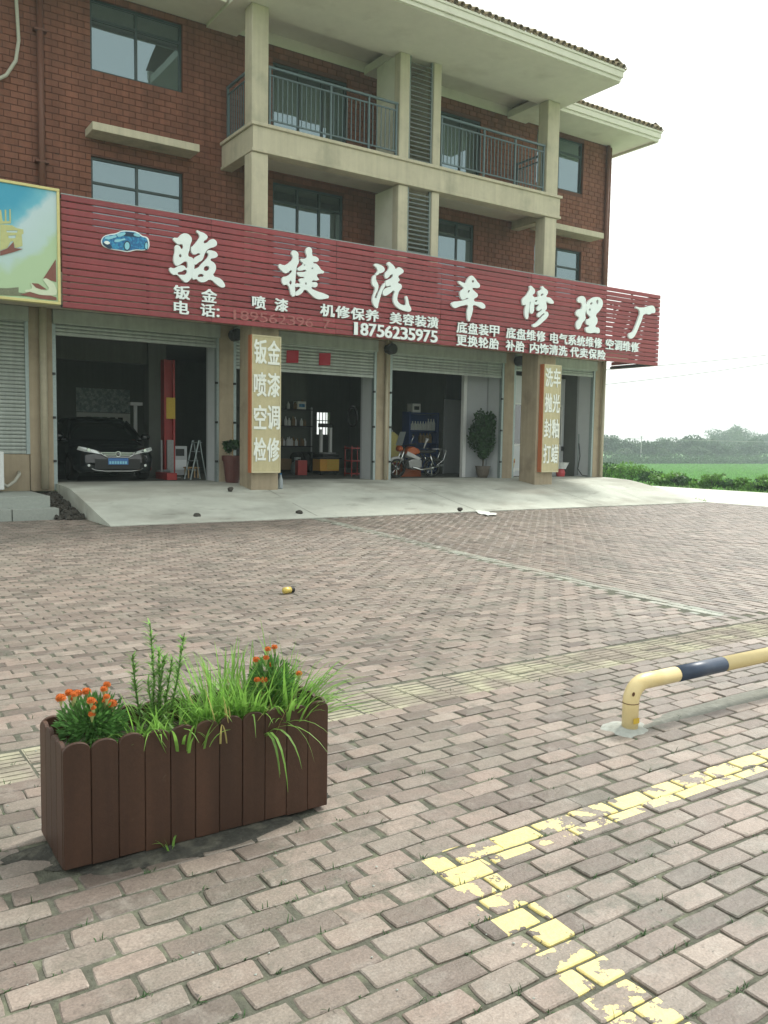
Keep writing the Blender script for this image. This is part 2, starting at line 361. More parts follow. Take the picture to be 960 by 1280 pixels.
# ------------------------------------------------------------------ ground, road, field
def sheet(name, poly, z, mat, kind='structure'):
    o = MB().add([(x, y, z) for x, y in poly], [tuple(range(len(poly)))]).build(name, mat); return tag(o, kind=kind)
FZ = -2.6
sheet('ground', [(-900, -900), (1200, -900), (1200, 1200), (-900, 1200)], FZ - .02, 'field_soil')
b = MB()
b.box(20.86, 27.6, -40, 140, FZ - .01, .004)
tag(b.build('road', 'concrete_road'), kind='structure')
# grassy bank between road and field
b = MB(); b.prism([(27.6, FZ - .01), (27.6, -.05), (28.6, -.12), (33.0, FZ + .05), (33.0, FZ - .01)], 'y', -40, 140)
tag(b.build('bank', 'field_soil'), kind='structure')

def vis(x, y, z, mx=300, my=200):
    d = Vector((x, y, z)) - CAM; f = d.dot(_F)
    if f < .3: return None
    px = 480 + FPX * d.dot(RT) / f; py = 640 - FPX * d.dot(UP) / f
    return (px, py, f) if -mx < px < 960 + mx and -my < py < 1280 + my else None

# paving: mortar bed + every paver a worn brick with open joints
pav = MB().box(-30, 20.86, -20, 16.42, FZ - .01, -.007).build('paving', 'joint_soil'); tag(pav, kind='structure')
PL, PW = .215, .1075
BL, BW = .201, .0965
def brick_geo(l, w, h, seed, k=.0045):
    """worn paver: irregular 16-point outline, rounded arris; top at z=0"""
    r = random.Random(seed); pts = []
    def side(a, b, n):
        for i in range(n): yield a + (b - a) * i / n
    hx, hy = l/2, w/2; c = .0045
    ring = [(-hx+c, -hy), (-hx*.4, -hy), (hx*.3, -hy), (hx-c, -hy), (hx, -hy+c), (hx, 0), (hx, hy-c), (hx-c, hy), (hx*.35, hy), (-hx*.35, hy), (-hx+c, hy), (-hx, hy-c), (-hx, 0), (-hx, -hy+c)]
    ring = [(x + r.uniform(-.0022, .0022), y + r.uniform(-.0022, .0022)) for x, y in ring]; n = len(ring)
    if r.random() < .25:
        i = r.choice((0, 3, 7, 10)); s = r.uniform(.90, .965); ring[i] = (ring[i][0]*s, ring[i][1]*s); ring[(i+1) % n] = (ring[(i+1) % n][0]*s, ring[(i+1) % n][1]*s)
    def ins(p, d): return (p[0] - math.copysign(d, p[0]) * (abs(p[0]) > hx*.6), p[1] - math.copysign(d, p[1]) * (abs(p[1]) > hy*.5))
    vs = [(*ins(p, k), 0) for p in ring] + [(*p, -k*.9) for p in ring] + [(p[0], p[1], -h) for p in ring]
    fs = [tuple(range(n))]
    for a in (0, n):
        fs += [(a+i, a+n+i, a+n+(i+1) % n, a+(i+1) % n) for i in range(n)]
    return vs, fs
var = [brick_geo(BL, BW, .045, s) for s in range(8)]
var_me = [MB().add(v, f).mesh('paver', 'paver') for v, f in var]
SEAM = lambda y: 6.06 + .152 * y
T0, T1 = 3.865, 4.305
foot = lambda x, y: .66 < x < 1.74 and 2.92 < y < 3.33
cand = []
def put(x, y, rot, rr):
    if x > 20.80 or foot(x, y): return
    if y > 14.72 and x > 4.15: return
    if y > 16.34: return
    q = vis(x, y, 0, 750, 400)
    if q: cand.append((x, y, rot, q))
row = 0; y = 2.78 - PW/2 - PW*20
for row in range(150):
    yy = 2.82 - PW/2 + PW*(row - 20)
    if yy > 16.4: break
    if T0 - .02 < yy < T1 + .02: continue
    off = (.6 + PL/2) + (0 if (row - 20) % 2 == 0 else PL/2)
    for i in range(-12, 110):
        x = off + PL*i
        if yy > 4.4 and x > SEAM(yy) - .12: continue
        put(x + random.gauss(0, .004), yy + random.gauss(0, .0024), random.gauss(0, .013), row)
for i in range(-5, 150):                                   # beyond the seam the bricks lie the other way
    xx = 6.7 + PW*i
    for j in range(0, 52):
        yy = 4.42 + PL*(j + .5) + (0 if i % 2 == 0 else PL/2)
        if xx < SEAM(yy) - .06: continue
        put(xx + random.gauss(0, .0018), yy + random.gauss(0, .0025), math.pi/2 + random.gauss(0, .008), i)
inframe = lambda q: -10 < q[0] < 970 and q[1] < 1290
cand.sort(key=lambda c: (0 if inframe(c[3]) else 1, c[3][2]))
rest = MB()
for n, (x, y, rot, q) in enumerate(cand):
    k = random.randrange(8); fl = rot + (math.pi if random.random() < .5 else 0)
    z = max(-.0035, random.gauss(-.001, .0018)); tx, ty = random.gauss(0, .016), random.gauss(0, .009)
    if n < 300: inst('brick', var_me[k], pav, (x, y, z), (tx, ty, fl))
    else:
        if q[2] < 9: v, f = var[k]
        else: v, f = var_far[k % 4] if 'var_far' in globals() else (None, None)
        if v is None:
            var_far = []
            for s in range(4):
                hx, hy = BL/2, BW/2; kk = .006
                var_far.append(([(-hx+kk,-hy+kk,0),(hx-kk,-hy+kk,0),(hx-kk,hy-kk,0),(-hx+kk,hy-kk,0),(-hx,-hy,-.006),(hx,-hy,-.006),(hx,hy,-.006),(-hx,hy,-.006),(-hx,-hy,-.03),(hx,-hy,-.03),(hx,hy,-.03),(-hx,hy,-.03)],
                                [(0,1,2,3)] + [(a+i, a+4+i, a+4+(i+1)%4, a+(i+1)%4) for a in (0, 4) for i in range(4)]))
            v, f = var_far[0]
        ca, sa = math.cos(fl), math.sin(fl)
        rest.add([(x + a*ca - b_*sa, y + a*sa + b_*ca, z + c + a*ty*.6 + b_*tx) for a, b_, c in v], f)
o = rest.build('brick_field', 'paver', pav); tag(o, kind='stuff')
# ribbed tactile tiles, two courses
TS = .215
b = MB().box(-.105, .105, -.105, .105, -.04, -.0045)
for i in range(4): b.box(-.098, .098, -.096 + i*.05, -.060 + i*.05, -.0045, -.0015)
tt = b.mesh('tactile_tile', 'tactile')
for i in range(62):
    for j in range(2):
        x = -.6 + TS*i; q = vis(x, T0 + .11 + TS*j, 0)
        if q: inst('tactile_tile', tt, pav, (x, T0 + .11 + (TS + .005)*j, max(-.003, random.gauss(-.001, .002))), (random.gauss(0, .01), random.gauss(0, .008), random.gauss(0, .006)))
# trodden soil washed up round the planter foot
def blob(name, c, rx, ry, h, mat, seed, parent=None, n=26, rings=5, z0=0.0):
    r = random.Random(seed); ph = [r.uniform(0, 6.3) for _ in range(5)]
    vs = [(c[0], c[1], z0 + h)]; fs = []
    for k in range(1, rings+1):
        t = k/rings
        for i in range(n):
            a = 2*math.pi*i/n; w_ = 1 + .10*math.sin(3*a+ph[0]) + .08*math.sin(5*a+ph[1]) + .06*math.sin(9*a+ph[2])
            vs.append((c[0]+rx*t*w_*math.cos(a), c[1]+ry*t*w_*math.sin(a), z0 + h*(1-t**2.2) - (.004 if k == rings else 0) + r.uniform(-.08, .08)*h*(k < rings)))
    for i in range(n): fs.append((0, 1+i, 1+(i+1) % n))
    for k in range(rings-1):
        for i in range(n): a = 1+k*n+i; b_ = 1+k*n+(i+1) % n; fs.append((a, a+n, b_+n, b_))
    return MB().add(vs, fs).build(name, mat, parent, smooth=True)
# ------------------------------------------------------------------ ramp, porch, steps
prof = [(14.72, .012), (14.80, .035), (15.5, .155), (16.3, .305), (17.0, .44), (17.5, .515), (18.2, .545), (19.05, .56)]
b = MB(); xs = [4.24 + (20.8-4.24)*i/60 for i in range(61)]; nP = len(prof)
for i, x in enumerate(xs):
    for j, (y, z) in enumerate(prof):
        b.v.append((x, y + (random.gauss(0, .012) if j == 0 else 0), z + (random.gauss(0, .004) if 0 < j < 6 else 0)))
for i in range(60):
    for j in range(nP-1): a = i*nP+j; b.f.append((a, a+nP, a+nP+1, a+1))
for i in (0, 60):                                              # side walls
    base = len(b.v); b.v += [(xs[i], y, -.2) for y, z in prof]
    for j in range(nP-1): b.f.append((i*nP+j, i*nP+j+1, base+j+1, base+j) if i == 0 else (i*nP+j+1, i*nP+j, base+j, base+j+1))
base = len(b.v); b.v += [(x, 14.72, -.2) for x in xs]
for i in range(60): b.f.append((i*nP, base+i, base+i+1, (i+1)*nP))
tag(b.build('ramp', 'concrete_ramp', smooth=False), kind='structure')
for x in (8.35, 12.45, 16.6):                                  # sawn joints, dirt filled
    jb = MB()
    for (ya, za), (yb, zb) in zip(prof[1:6], prof[2:7]): jb.add([(x, ya, za+.005), (x+.012, ya, za+.005), (x+.012, yb, zb+.005), (x, yb, zb+.005)], [(0,1,2,3)])
    jb.build('joint', 'debris', bpy.data.objects['ramp'])
st = thing('porch_steps', 'pale granite slab steps left of the ramp below the closed shutter', 'steps', (1.5, 16.5, 0))
b = MB()
for k, (x0, x1) in enumerate(((-6, -2.3), (-2.29, .7), (.71, 2.98), (2.99, 3.80))): MB().box(x0, x1-.006, 16.42, 16.76, -.02, .205).build('slab', 'granite', st, bevel=.008)
for k, (x0, x1) in enumerate(((-6, -1.5), (-1.49, 1.6), (1.61, 2.8), (2.81, 3.72))): MB().box(x0, x1-.006, 16.762, 18.53, -.02, .415).build('slab', 'granite', st, bevel=.008)
b = MB(); r_ = random.Random(3)
for i in range(260):
    x, y = r_.uniform(3.74, 4.22), r_.uniform(16.2, 18.5); sz_ = r_.uniform(.02, .075); z = .01 + (y-16.2)*.15 + r_.uniform(-.02, .03); k = len(b.v)
    b.lathe([(sz_*.5, -sz_*.6), (sz_, -.1*sz_), (sz_*.8, sz_*.4), (sz_*.3, sz_*.7)], (x, y, z), 6)
    for q in range(k, len(b.v)): b.v[q] = tuple(c + r_.uniform(-.25, .25)*sz_ for c in b.v[q])
b.add([(3.70, 16.3, -.01), (4.25, 16.3, -.01), (4.25, 18.55, .34), (3.70, 18.55, .34)], [(0,1,2,3)])
tag(b.build('rubble', 'debris'), 'dark rubble heaped in the gap between granite steps and ramp', 'rubble', kind='stuff')

# ------------------------------------------------------------------ building
YW, YB, YS = 18.7, 17.0, 16.7
bld = thing('shop_building', 'three-storey brown brick building with balconies above four open garage bays', 'building', (12.4, 18.7, 0))
OPEN = [(5.07, 7.05, 9.13, 10.58), (5.06, 7.06, 5.9, 7.40), (9.25, 11.28, 8.22, 10.35), (9.27, 11.2, 5.1, 7.62),
        (13.55, 15.58, 8.22, 10.35), (13.55, 15.42, 5.1, 7.55), (17.7, 19.62, 9.10, 10.60), (17.72, 19.66, 5.9, 7.40)]
WX0, WX1, WZ0, WZ1 = -2.0, 20.86, 4.15, 10.72
def wall_boxes(b, y0, y1, x0, x1, z0, z1, op):
    zs = sorted({z0, z1, *[min(max(v, z0), z1) for o_ in op for v in o_[2:]]})
    for za, zb in zip(zs, zs[1:]):
        if zb - za < 1e-4: continue
        cuts = sorted([(o_[0], o_[1]) for o_ in op if o_[2] < zb - 1e-4 and o_[3] > za + 1e-4]); x = x0
        for c0, c1 in cuts:
            if c0 > x: b.box(x, c0, y0, y1, za, zb)
            x = max(x, c1)
        if x < x1: b.box(x, x1, y0, y1, za, zb)
b = MB(); wall_boxes(b, YW, YW + .24, WX0, WX1, WZ0, WZ1, OPEN)
wall = b.build('brick_wall', 'mortar', bld)
FBX, FBZ = .262, .131
bl = []
for r in range(int((WZ1-WZ0)/FBZ) + 1):
    z0 = WZ0 + r*FBZ + .006; z1 = min(z0 + FBZ - .012, WZ1 - .002); x = WX0 + (0 if r % 2 else -FBX/2)
    if z1 - z0 < .04: continue
    while x < WX1:
        segs = [(max(x + .005, WX0), min(x + FBX - .005, WX1))]
        for o_ in OPEN:
            if o_[2] < z1 - .02 and o_[3] > z0 + .02:
                ns = []
                for a, c in segs:
                    if c <= o_[0] or a >= o_[1]: ns.append((a, c)); continue
                    if a < o_[0] - .03: ns.append((a, o_[0] - .002))
                    if c > o_[1] + .03: ns.append((o_[1] + .002, c))
                segs = ns
        bl += [(a, c, z0, z1) for a, c in segs if c - a > .03]
        x += FBX
full = [t for t in bl if abs(t[1]-t[0]-(FBX-.01)) < .002 and abs(t[3]-t[2]-(FBZ-.012)) < .002 and 2.6 < t[0] and t[1] < 7.9 and t[2] > 6.0]
full.sort(key=lambda t: abs(t[0]-5.5) + .3*abs(t[2]-8)); chosen = set(full[:300])
hx, hz, d = (FBX-.01)/2, (FBZ-.012)/2, .014
fb = MB().add([(-hx,0,-hz),(hx,0,-hz),(hx,0,hz),(-hx,0,hz),(-hx+.004,-d,-hz+.004),(hx-.004,-d,-hz+.004),(hx-.004,-d,hz-.004),(-hx+.004,-d,hz-.004)], [(4,5,6,7),(0,1,5,4),(1,2,6,5),(2,3,7,6),(3,0,4,7)]).mesh('facade_brick', 'facade_brick')
rest = MB()
for t in bl:
    jy = random.uniform(-.002, .002)
    if t in chosen: inst('brick', fb, wall, ((t[0]+t[1])/2, YW + jy, (t[2]+t[3])/2)); continue
    y = YW - d + jy; rest.add([(t[0],YW,t[2]),(t[1],YW,t[2]),(t[1],YW,t[3]),(t[0],YW,t[3]),(t[0]+.004,y,t[2]+.004),(t[1]-.004,y,t[2]+.004),(t[1]-.004,y,t[3]-.004),(t[0]+.004,y,t[3]-.004)], [(4,5,6,7),(0,1,5,4),(1,2,6,5),(2,3,7,6),(3,0,4,7)])
tag(rest.build('brick_courses', 'facade_brick', wall), kind='stuff')
# right gable wall and ends
MB().box(20.62, 20.855, YW + .245, 28, WZ0, WZ1).build('gable_wall', 'facade_brick', bld)
b = MB(); wall_boxes(b, 27.9, 28.1, WX0, 20.6, .3, WZ1, [(15.70, 16.26, 1.80, 2.62)]); b.build('rear_wall', 'wall_inside', bld)
# windows: dark green aluminium frames, tinted panes
def window(x0, x1, z0, z1, mull, trans=None, rev=.10):
    y = YW + rev; f = MB(); w_ = .05
    f.box(x0, x1, y-.03, y+.03, z1-w_, z1); f.box(x0, x1, y-.03, y+.03, z0, z0+w_); f.box(x0, x0+w_, y-.032, y+.03, z0+w_, z1-w_); f.box(x1-w_, x1, y-.032, y+.03, z0+w_, z1-w_)
    xs_ = [x0+w_] + [v for m_ in mull for v in (m_-.025, m_+.025)] + [x1-w_]
    for m_ in mull: f.box(m_-.025, m_+.025, y-.034, y+.03, z0+w_, z1-w_)
    zs_ = [z0+w_] + ([trans-.025, trans+.025] if trans else []) + [z1-w_]
    if trans:
        for i in range(0, len(xs_), 2): f.box(xs_[i], xs_[i+1], y-.03, y+.03, trans-.025, trans+.025)
    fo = f.build('window_frame', 'frame_green', bld)
    for i in range(0, len(xs_), 2):
        for j in range(0, len(zs_), 2):
            g = MB(); t_ = random.gauss(0, .003); t2 = random.gauss(0, .003)
            g.add([(xs_[i], y+t_, zs_[j]), (xs_[i+1], y-t_, zs_[j]), (xs_[i+1], y-t_+t2, zs_[j+1]), (xs_[i], y+t_+t2, zs_[j+1])], [(0,1,2,3)]); g.build('pane', 'window_glass', fo)
for (x0, x1, z0, z1), mu, tr in zip(OPEN, ((6.05,), (6.05,), (9.95, 10.6), (9.95, 10.55), (14.2, 14.9), (14.2, 14.85), (18.65,), (18.7,)), (10.2, 6.88, None, 7.2, None, 7.15, 10.2, 6.88)):
    window(x0, x1, z0, z1, mu, tr, .10 if x0 in (5.07, 5.06, 17.7, 17.72) else .06)
# ledges over the lower windows
for x0, x1 in ((4.94, 7.22), (17.5, 20.0)): MB().box(x0, x1, 18.12, YW-.016, 7.74, 7.90).build('window_ledge', 'render_beige', bld, bevel=.01)
# ground floor piers, lintel, first-floor slab
for i, (x0, x1) in enumerate(((3.74, 4.20), (7.86, 8.22), (12.20, 12.62), (16.58, 16.96), (20.34, 20.72))):
    MB().box(x0, x1, 18.56, 19.22, .40, 4.14).build('door_pier', 'render_tan', bld, bevel=.01)
    MB().box(x0-.012, x1+.012, 19.222, 19.30, .4, 4.1).build('pier_lining', 'grey_panel', bld)
    if i: MB().box(x0-.014, x0-.003, 18.72, 19.221, .556, 4.1).build('jamb_panel', 'white_panel', bld)
MB().box(-6, 3.73, 18.60, 18.9, .38, 1.16).build('sill_wall', 'render_tan', bld)
MB().box(-6, 20.72, 18.50, YW+.24, 4.145, 4.9).build('lintel_beam', 'render_tan', bld)
MB().box(7.5, 17.3, 17.02, 18.49, 4.30, 4.80).build('balcony_slab', 'render_tan', bld)
MB().box(17.35, 20.70, 17.35, 18.49, 4.16, 4.32).build('canopy_slab', 'render_beige', bld)
MB().box(-6, 7.45, 17.5, 18.49, 4.14, 4.30).build('canopy_slab', 'render_beige', bld)
for x0, x1 in ((7.95, 8.60), (16.38, 17.04)): MB().box(x0, x1, 17.0, 17.64, .2, 4.28).build('pillar', 'render_tan', bld, bevel=.025)
# upper balcony: beam with lips, slab, columns
b = MB(); b.box(7.97, 17.03, 17.03, 17.30, 7.70, 8.16)
b.box(7.97, 8.2, 17.30, YW-.016, 7.702, 8.158); b.box(16.80, 17.03, 17.30, YW-.016, 7.702, 8.158)
bm_ = b.build('balcony_beam', 'render_beige', bld)
b = MB(); b.box(7.92, 17.08, 16.98, 17.36, 8.165, 8.235); b.box(7.92, 8.24, 17.362, YW-.016, 8.165, 8.235); b.box(16.76, 17.08, 17.362, YW-.016, 8.165, 8.235)
b.build('beam_coping', 'render_beige', bm_, bevel=.012)
b = MB(); b.box(7.94, 17.06, 17.0, 17.34, 7.63, 7.695); b.box(7.94, 8.22, 17.342, YW-.016, 7.63, 7.695); b.box(16.78, 17.06, 17.342, YW-.016, 7.63, 7.695)
b.build('beam_lip', 'render_beige', bm_, bevel=.01)
MB().box(8.21, 16.79, 17.31, YW-.016, 7.86, 8.14).build('balcony_slab', 'soffit', bld)
for z0, z1 in ((4.81, 7.625), (8.24, 10.645)):
    for x0, x1, y0, y1 in ((7.95, 8.34, 17.05, 17.42), (16.52, 16.95, 17.05, 17.42), (11.75, 12.03, 17.07, 17.32), (12.74, 12.97, 17.07, 17.32)):
        MB().box(x0, x1, y0, y1, z0, z1).build('column', 'render_beige', bld, bevel=.02)
    MB().box(11.78, 11.92, 17.33, 18.12, z0, z1 - .004).build('partition', 'soffit', bld)
    MB().box(12.80, 12.94, 17.33, 18.12, z0, z1 - .004).build('partition', 'soffit', bld)
    lv = MB().box(12.04, 12.08, 17.10, 17.16, z0, z1 - .01).box(12.69, 12.73, 17.10, 17.16, z0, z1 - .01).build('louvre_screen', 'louvre_grey', bld)
    lm = MB().add([(12.08, 17.09, 0), (12.69, 17.09, 0), (12.69, 17.17, .055), (12.08, 17.17, .055), (12.08, 17.09, .008), (12.69, 17.09, .008), (12.69, 17.17, .063), (12.08, 17.17, .063)],
                  [(0,3,2,1),(4,5,6,7),(0,1,5,4),(2,3,7,6)]).mesh('louvre_blade', 'louvre_grey')
    z = z0 + .03
    while z < z1 - .1: inst('louvre_blade', lm, lv, (0, 0, z)); z += .105
# railings
def railing(p0, p1, posts):
    p0, p1 = Vector(p0), Vector(p1); d_ = p1 - p0; L_ = d_.length; u = d_.normalized(); nx = abs(u.x) > .5
    def bar(b, a, c, z0, z1, w_): 
        if nx: b.box(p0.x+a, p0.x+c, p0.y-w_, p0.y+w_, z0, z1)
        else: b.box(p0.x-w_, p0.x+w_, p0.y+a, p0.y+c, z0, z1)
    b = MB(); bar(b, 0, L_, 9.44, 9.485, .028); rl = b.build('railing', 'rail_green', bld)
    for z in (9.29, 8.36): b = MB(); bar(b, .01, L_-.01, z, z+.03, .016); b.build('rail', 'rail_green', rl)
    for t_ in posts: b = MB(); bar(b, t_*L_-.022, t_*L_+.022, 8.236, 9.438, .022); b.build('post', 'rail_green', rl)
    n = int(L_/.115); b = MB(); 
    for i in range(1, n):
        t_ = L_*i/n
        if min(abs(t_/L_ - q) for q in posts)*L_ < .05: continue
        b = MB(); bar(b, t_-.009, t_+.009, 8.392, 9.288, .009); b.build('baluster', 'rail_green', rl)
railing((8.36, 17.12, 0), (11.73, 17.12, 0), (.012, .46, .76, .988))
railing((12.99, 17.12, 0), (16.50, 17.12, 0), (.012, .40, .70, .988))
railing((8.10, 17.44, 0), (8.10, 18.66, 0), (.02, .98)); railing((16.92, 17.44, 0), (16.92, 18.66, 0), (.02, .98))
# air-conditioner style frame seen behind right railing: drying rack left on the balcony
# eaves
b = MB(); b.box(7.6, 17.22, 15.28, 17.44, 10.65, 10.84); b.box(-4, 7.595, 17.46, YW+.2, 10.725, 10.84); b.box(17.225, 21.45, 17.46, YW+.4, 10.725, 10.84)
b.box(20.87, 21.45, YW+.41, 28.5, 10.725, 10.84)
so = b.build('eave_soffit', 'soffit', bld)
for x0, x1 in ((7.6, 8.33), (16.53, 17.22), (11.76, 12.96)): MB().box(x0, x1, 17.445, YW-.02, 10.652, 10.84).build('ceiling_beam', 'soffit', bld)
MB().box(7.6, 17.2, YW+.002, YW+.24, 10.722, 10.98).build('wall_plate', 'soffit', bld); MB().box(8.2, 16.7, 17.446, YW+.24, 10.985, 11.06).build('balcony_ceiling', 'soffit', bld)
def fascia(pts):
    b = MB()
    for k, (o_, z0, z1) in enumerate(((0, 10.66, 10.75), (-.045, 10.752, 10.90), (-.07, 10.902, 10.96))):
        for (a, c) in zip(pts, pts[1:]):
            if abs(a[1]-c[1]) < 1e-3: b.box(a[0], c[0] - o_*(c is pts[-1] or 1), a[1]-.05+o_, a[1]+.02, z0, z1)
            else: b.box(a[0]-.02, a[0]+.05-o_, a[1]+.022, c[1], z0, z1)
    return b.build('fascia', 'soffit', bld, bevel=.008)
fascia([(7.55, 15.28), (17.22, 15.28), (17.22, 17.40)]); fascia([(17.24, 17.46), (21.45, 17.46), (21.45, 28.4)])
fascia([(-4, 17.46), (7.54, 17.46)])
# roofs: slopes plus barrel-tile eave courses
b = MB(); sl = math.tan(R(24))
def slope(b, x0, x1, y0, depth, z, hip=True):
    y1 = y0 + depth; z1 = z + depth*sl; e = depth if hip else 0
    b.add([(x0, y0, z), (x1, y0, z), (x1 - e, y1, z1), (x0, y1, z1)], [(0,1,2,3)])
    if hip: b.add([(x1, y0, z), (x1, y1+4, z), (x1-e, y1, z1)], [(0,1,2)])
slope(b, 7.5, 17.30, 15.20, 5.0, 10.98); slope(b, -4, 21.55, 17.38, 4.6, 10.985, True)
rf = b.build('roof', 'roof_tile', bld)
def tile_mesh(l=.36, r=.075):
    b = MB(); n = 6
    for k in range(2):
        for i in range(n+1):
            a = math.pi*i/n; b.v.append((-r*math.cos(a)*(1-.12*k), l*k, r*math.sin(a)*(1-.12*k)))
    for i in range(n): b.f.append((i, i+1, n+2+i, n+1+i))
    for k in range(2):
        for i in range(n+1):
            a = math.pi*i/n; b.v.append((-(r-.014)*math.cos(a), l*k, (r-.014)*math.sin(a)))
    o_ = 2*(n+1)
    for i in range(n): b.f.append((o_+i+1, o_+i, i, i+1))
    return b.mesh('barrel_tile', 'roof_tile', smooth=False)
tm = tile_mesh()
def eave_tiles(x0, x1, y, z):
    n = int((x1-x0)/.19)
    for i in range(n):
        x = x0 + (i+.5)*(x1-x0)/n
        inst('roof_tile', tm, rf, (x + random.gauss(0, .006), y - .06 + random.gauss(0, .01), z + .01), (R(24), 0, random.gauss(0, .02)))
        inst('pan_tile', tm, rf, (x + .095, y - .03, z + .045), (R(24), math.pi, 0))
eave_tiles(10.2, 17.3, 15.20, 10.98); eave_tiles(17.2, 21.5, 17.38, 10.985)
for i in range(22):
    inst('roof_tile', tm, rf, (17.36, 15.25 + i*.19, 11.0), (R(24), 0, math.pi/2)); 
    inst('roof_tile', tm, rf, (21.6, 17.45 + i*.19, 11.0), (R(24), 0, math.pi/2))
# down pipes and conduit
def pipe(name, pts, r, mat, parent=bld, n=10): return MB().tube(pts, r, n).build(name, mat, parent, smooth=True)
p_ = pipe('downpipe', [(4.06, 18.60, 4.9), (4.06, 18.60, 10.7)], .065, 'pipe_brown')
for z in (7.05, 9.6): MB().box(3.93, 4.19, 18.53, 18.684, z-.02, z+.02).build('pipe_clip', 'pipe_brown', p_)
pipe('downpipe', [(4.0, 18.47, .45), (4.0, 18.47, 4.6)], .075, 'pipe_beige'); 
pipe('downpipe', [(20.62, 18.62, 4.5), (20.62, 18.62, 10.7)], .06, 'pipe_brown')
pipe('downpipe', [(20.62, 18.47, .5), (20.62, 18.47, 4.4)], .06, 'pipe_beige')
pipe('downpipe', [(12.47, 18.50, .5), (12.47, 18.50, 4.3)], .045, 'pipe_beige')
pipe('conduit_hose', [(3.62, 18.6, 11), (3.63, 18.6, 10), (3.66, 18.6, 9.3), (3.60, 18.6, 8.9), (3.42, 18.6, 8.58), (3.2, 18.6, 8.42), (2.8, 18.6, 8.35)], .035, 'conduit')
for x, z in ((3.68, 7.28), (4.38, 7.3), (20.2, 6.9)): MB().lathe([(.04, 0), (.04, .03)], (x, 18.69, z), 10, 'y').build('vent_hole', 'black', bld)
# ------------------------------------------------------------------ roller shutters
SL = .078
def shutter(x0, x1, ztop, zbot, y=18.63):
    zb_ = .42 if x0 > 3.8 else 1.165; rs = MB().box(x0-.02, x1+.02, y-.14, y-.065, ztop-.26, 4.14).build('roller_shutter', 'shutter_box', bld, bevel=.02)
    for a in (x0-.02, x1-.05): MB().box(a, a+.07, y-.06, y+.06, zb_, ztop).build('guide_rail', 'galv', rs)
    sm = MB(); pf = [(y-.004, 0), (y-.022, .012), (y-.026, .04), (y-.02, .062), (y-.004, .074), (y+.004, .074), (y+.004, 0)]
    sm.prism(pf, 'x', x0+.051, x1-.051); me = sm.mesh('slat', 'shutter'); z = zbot + .075
    while z < ztop - .02: inst('slat', me, rs, (0, 0, z)); z += SL
    MB().box(x0+.051, x1-.051, y-.035, y+.02, zbot, zbot+.07).build('bottom_bar', 'shutter', rs, bevel=.008)
    return rs
shutter(4.22, 7.85, 4.10, 3.62); s2 = shutter(8.24, 12.18, 4.10, 3.18); shutter(12.64, 16.56, 4.10, 3.42); shutter(16.98, 20.32, 4.10, 3.66); shutter(-3, 3.72, 4.10, 1.17)
for x in (9.60, 10.50): 
    q = MB(); q.add([(x, 18.594, 3.40), (x+.33, 18.594, 3.42), (x+.34, 18.594, 3.72), (x+.01, 18.594, 3.70)], [(0,1,2,3)]).build('paper_square', 'paper_red', s2)
for x in (8.08, 12.40, 16.90): MB().lathe([(.10, -.14), (.14, -.12), (.14, .10), (.05, .12)], (x + .12, 18.42, 3.93), 14, 'y').build('shutter_motor', 'dark_plastic', bld, smooth=False)
for x in (4.25, 7.82, 8.27, 12.15, 12.67, 16.53): 
    for z in (1.0, 1.9, 2.8): MB().box(x-.06, x+.0, 18.53, 18.565, z, z+.05).build('bracket', 'dark_plastic', bld)
# ------------------------------------------------------------------ interior of the hall
hall = MB()
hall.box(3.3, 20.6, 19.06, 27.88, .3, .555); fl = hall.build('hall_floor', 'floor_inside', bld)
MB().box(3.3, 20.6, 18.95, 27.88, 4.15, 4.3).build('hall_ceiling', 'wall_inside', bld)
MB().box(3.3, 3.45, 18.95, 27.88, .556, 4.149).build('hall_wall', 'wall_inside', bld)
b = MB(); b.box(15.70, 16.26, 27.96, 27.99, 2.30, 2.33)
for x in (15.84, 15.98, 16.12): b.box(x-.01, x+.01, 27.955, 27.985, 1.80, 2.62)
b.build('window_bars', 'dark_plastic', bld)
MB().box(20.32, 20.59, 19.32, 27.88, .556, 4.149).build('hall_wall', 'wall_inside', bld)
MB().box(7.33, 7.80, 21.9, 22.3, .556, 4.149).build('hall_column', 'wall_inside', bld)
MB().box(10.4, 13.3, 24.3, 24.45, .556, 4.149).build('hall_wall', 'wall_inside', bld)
MB().box(3.46, 7.32, 22.0, 22.25, 3.45, 4.149).build('hall_beam', 'wall_inside', bld)
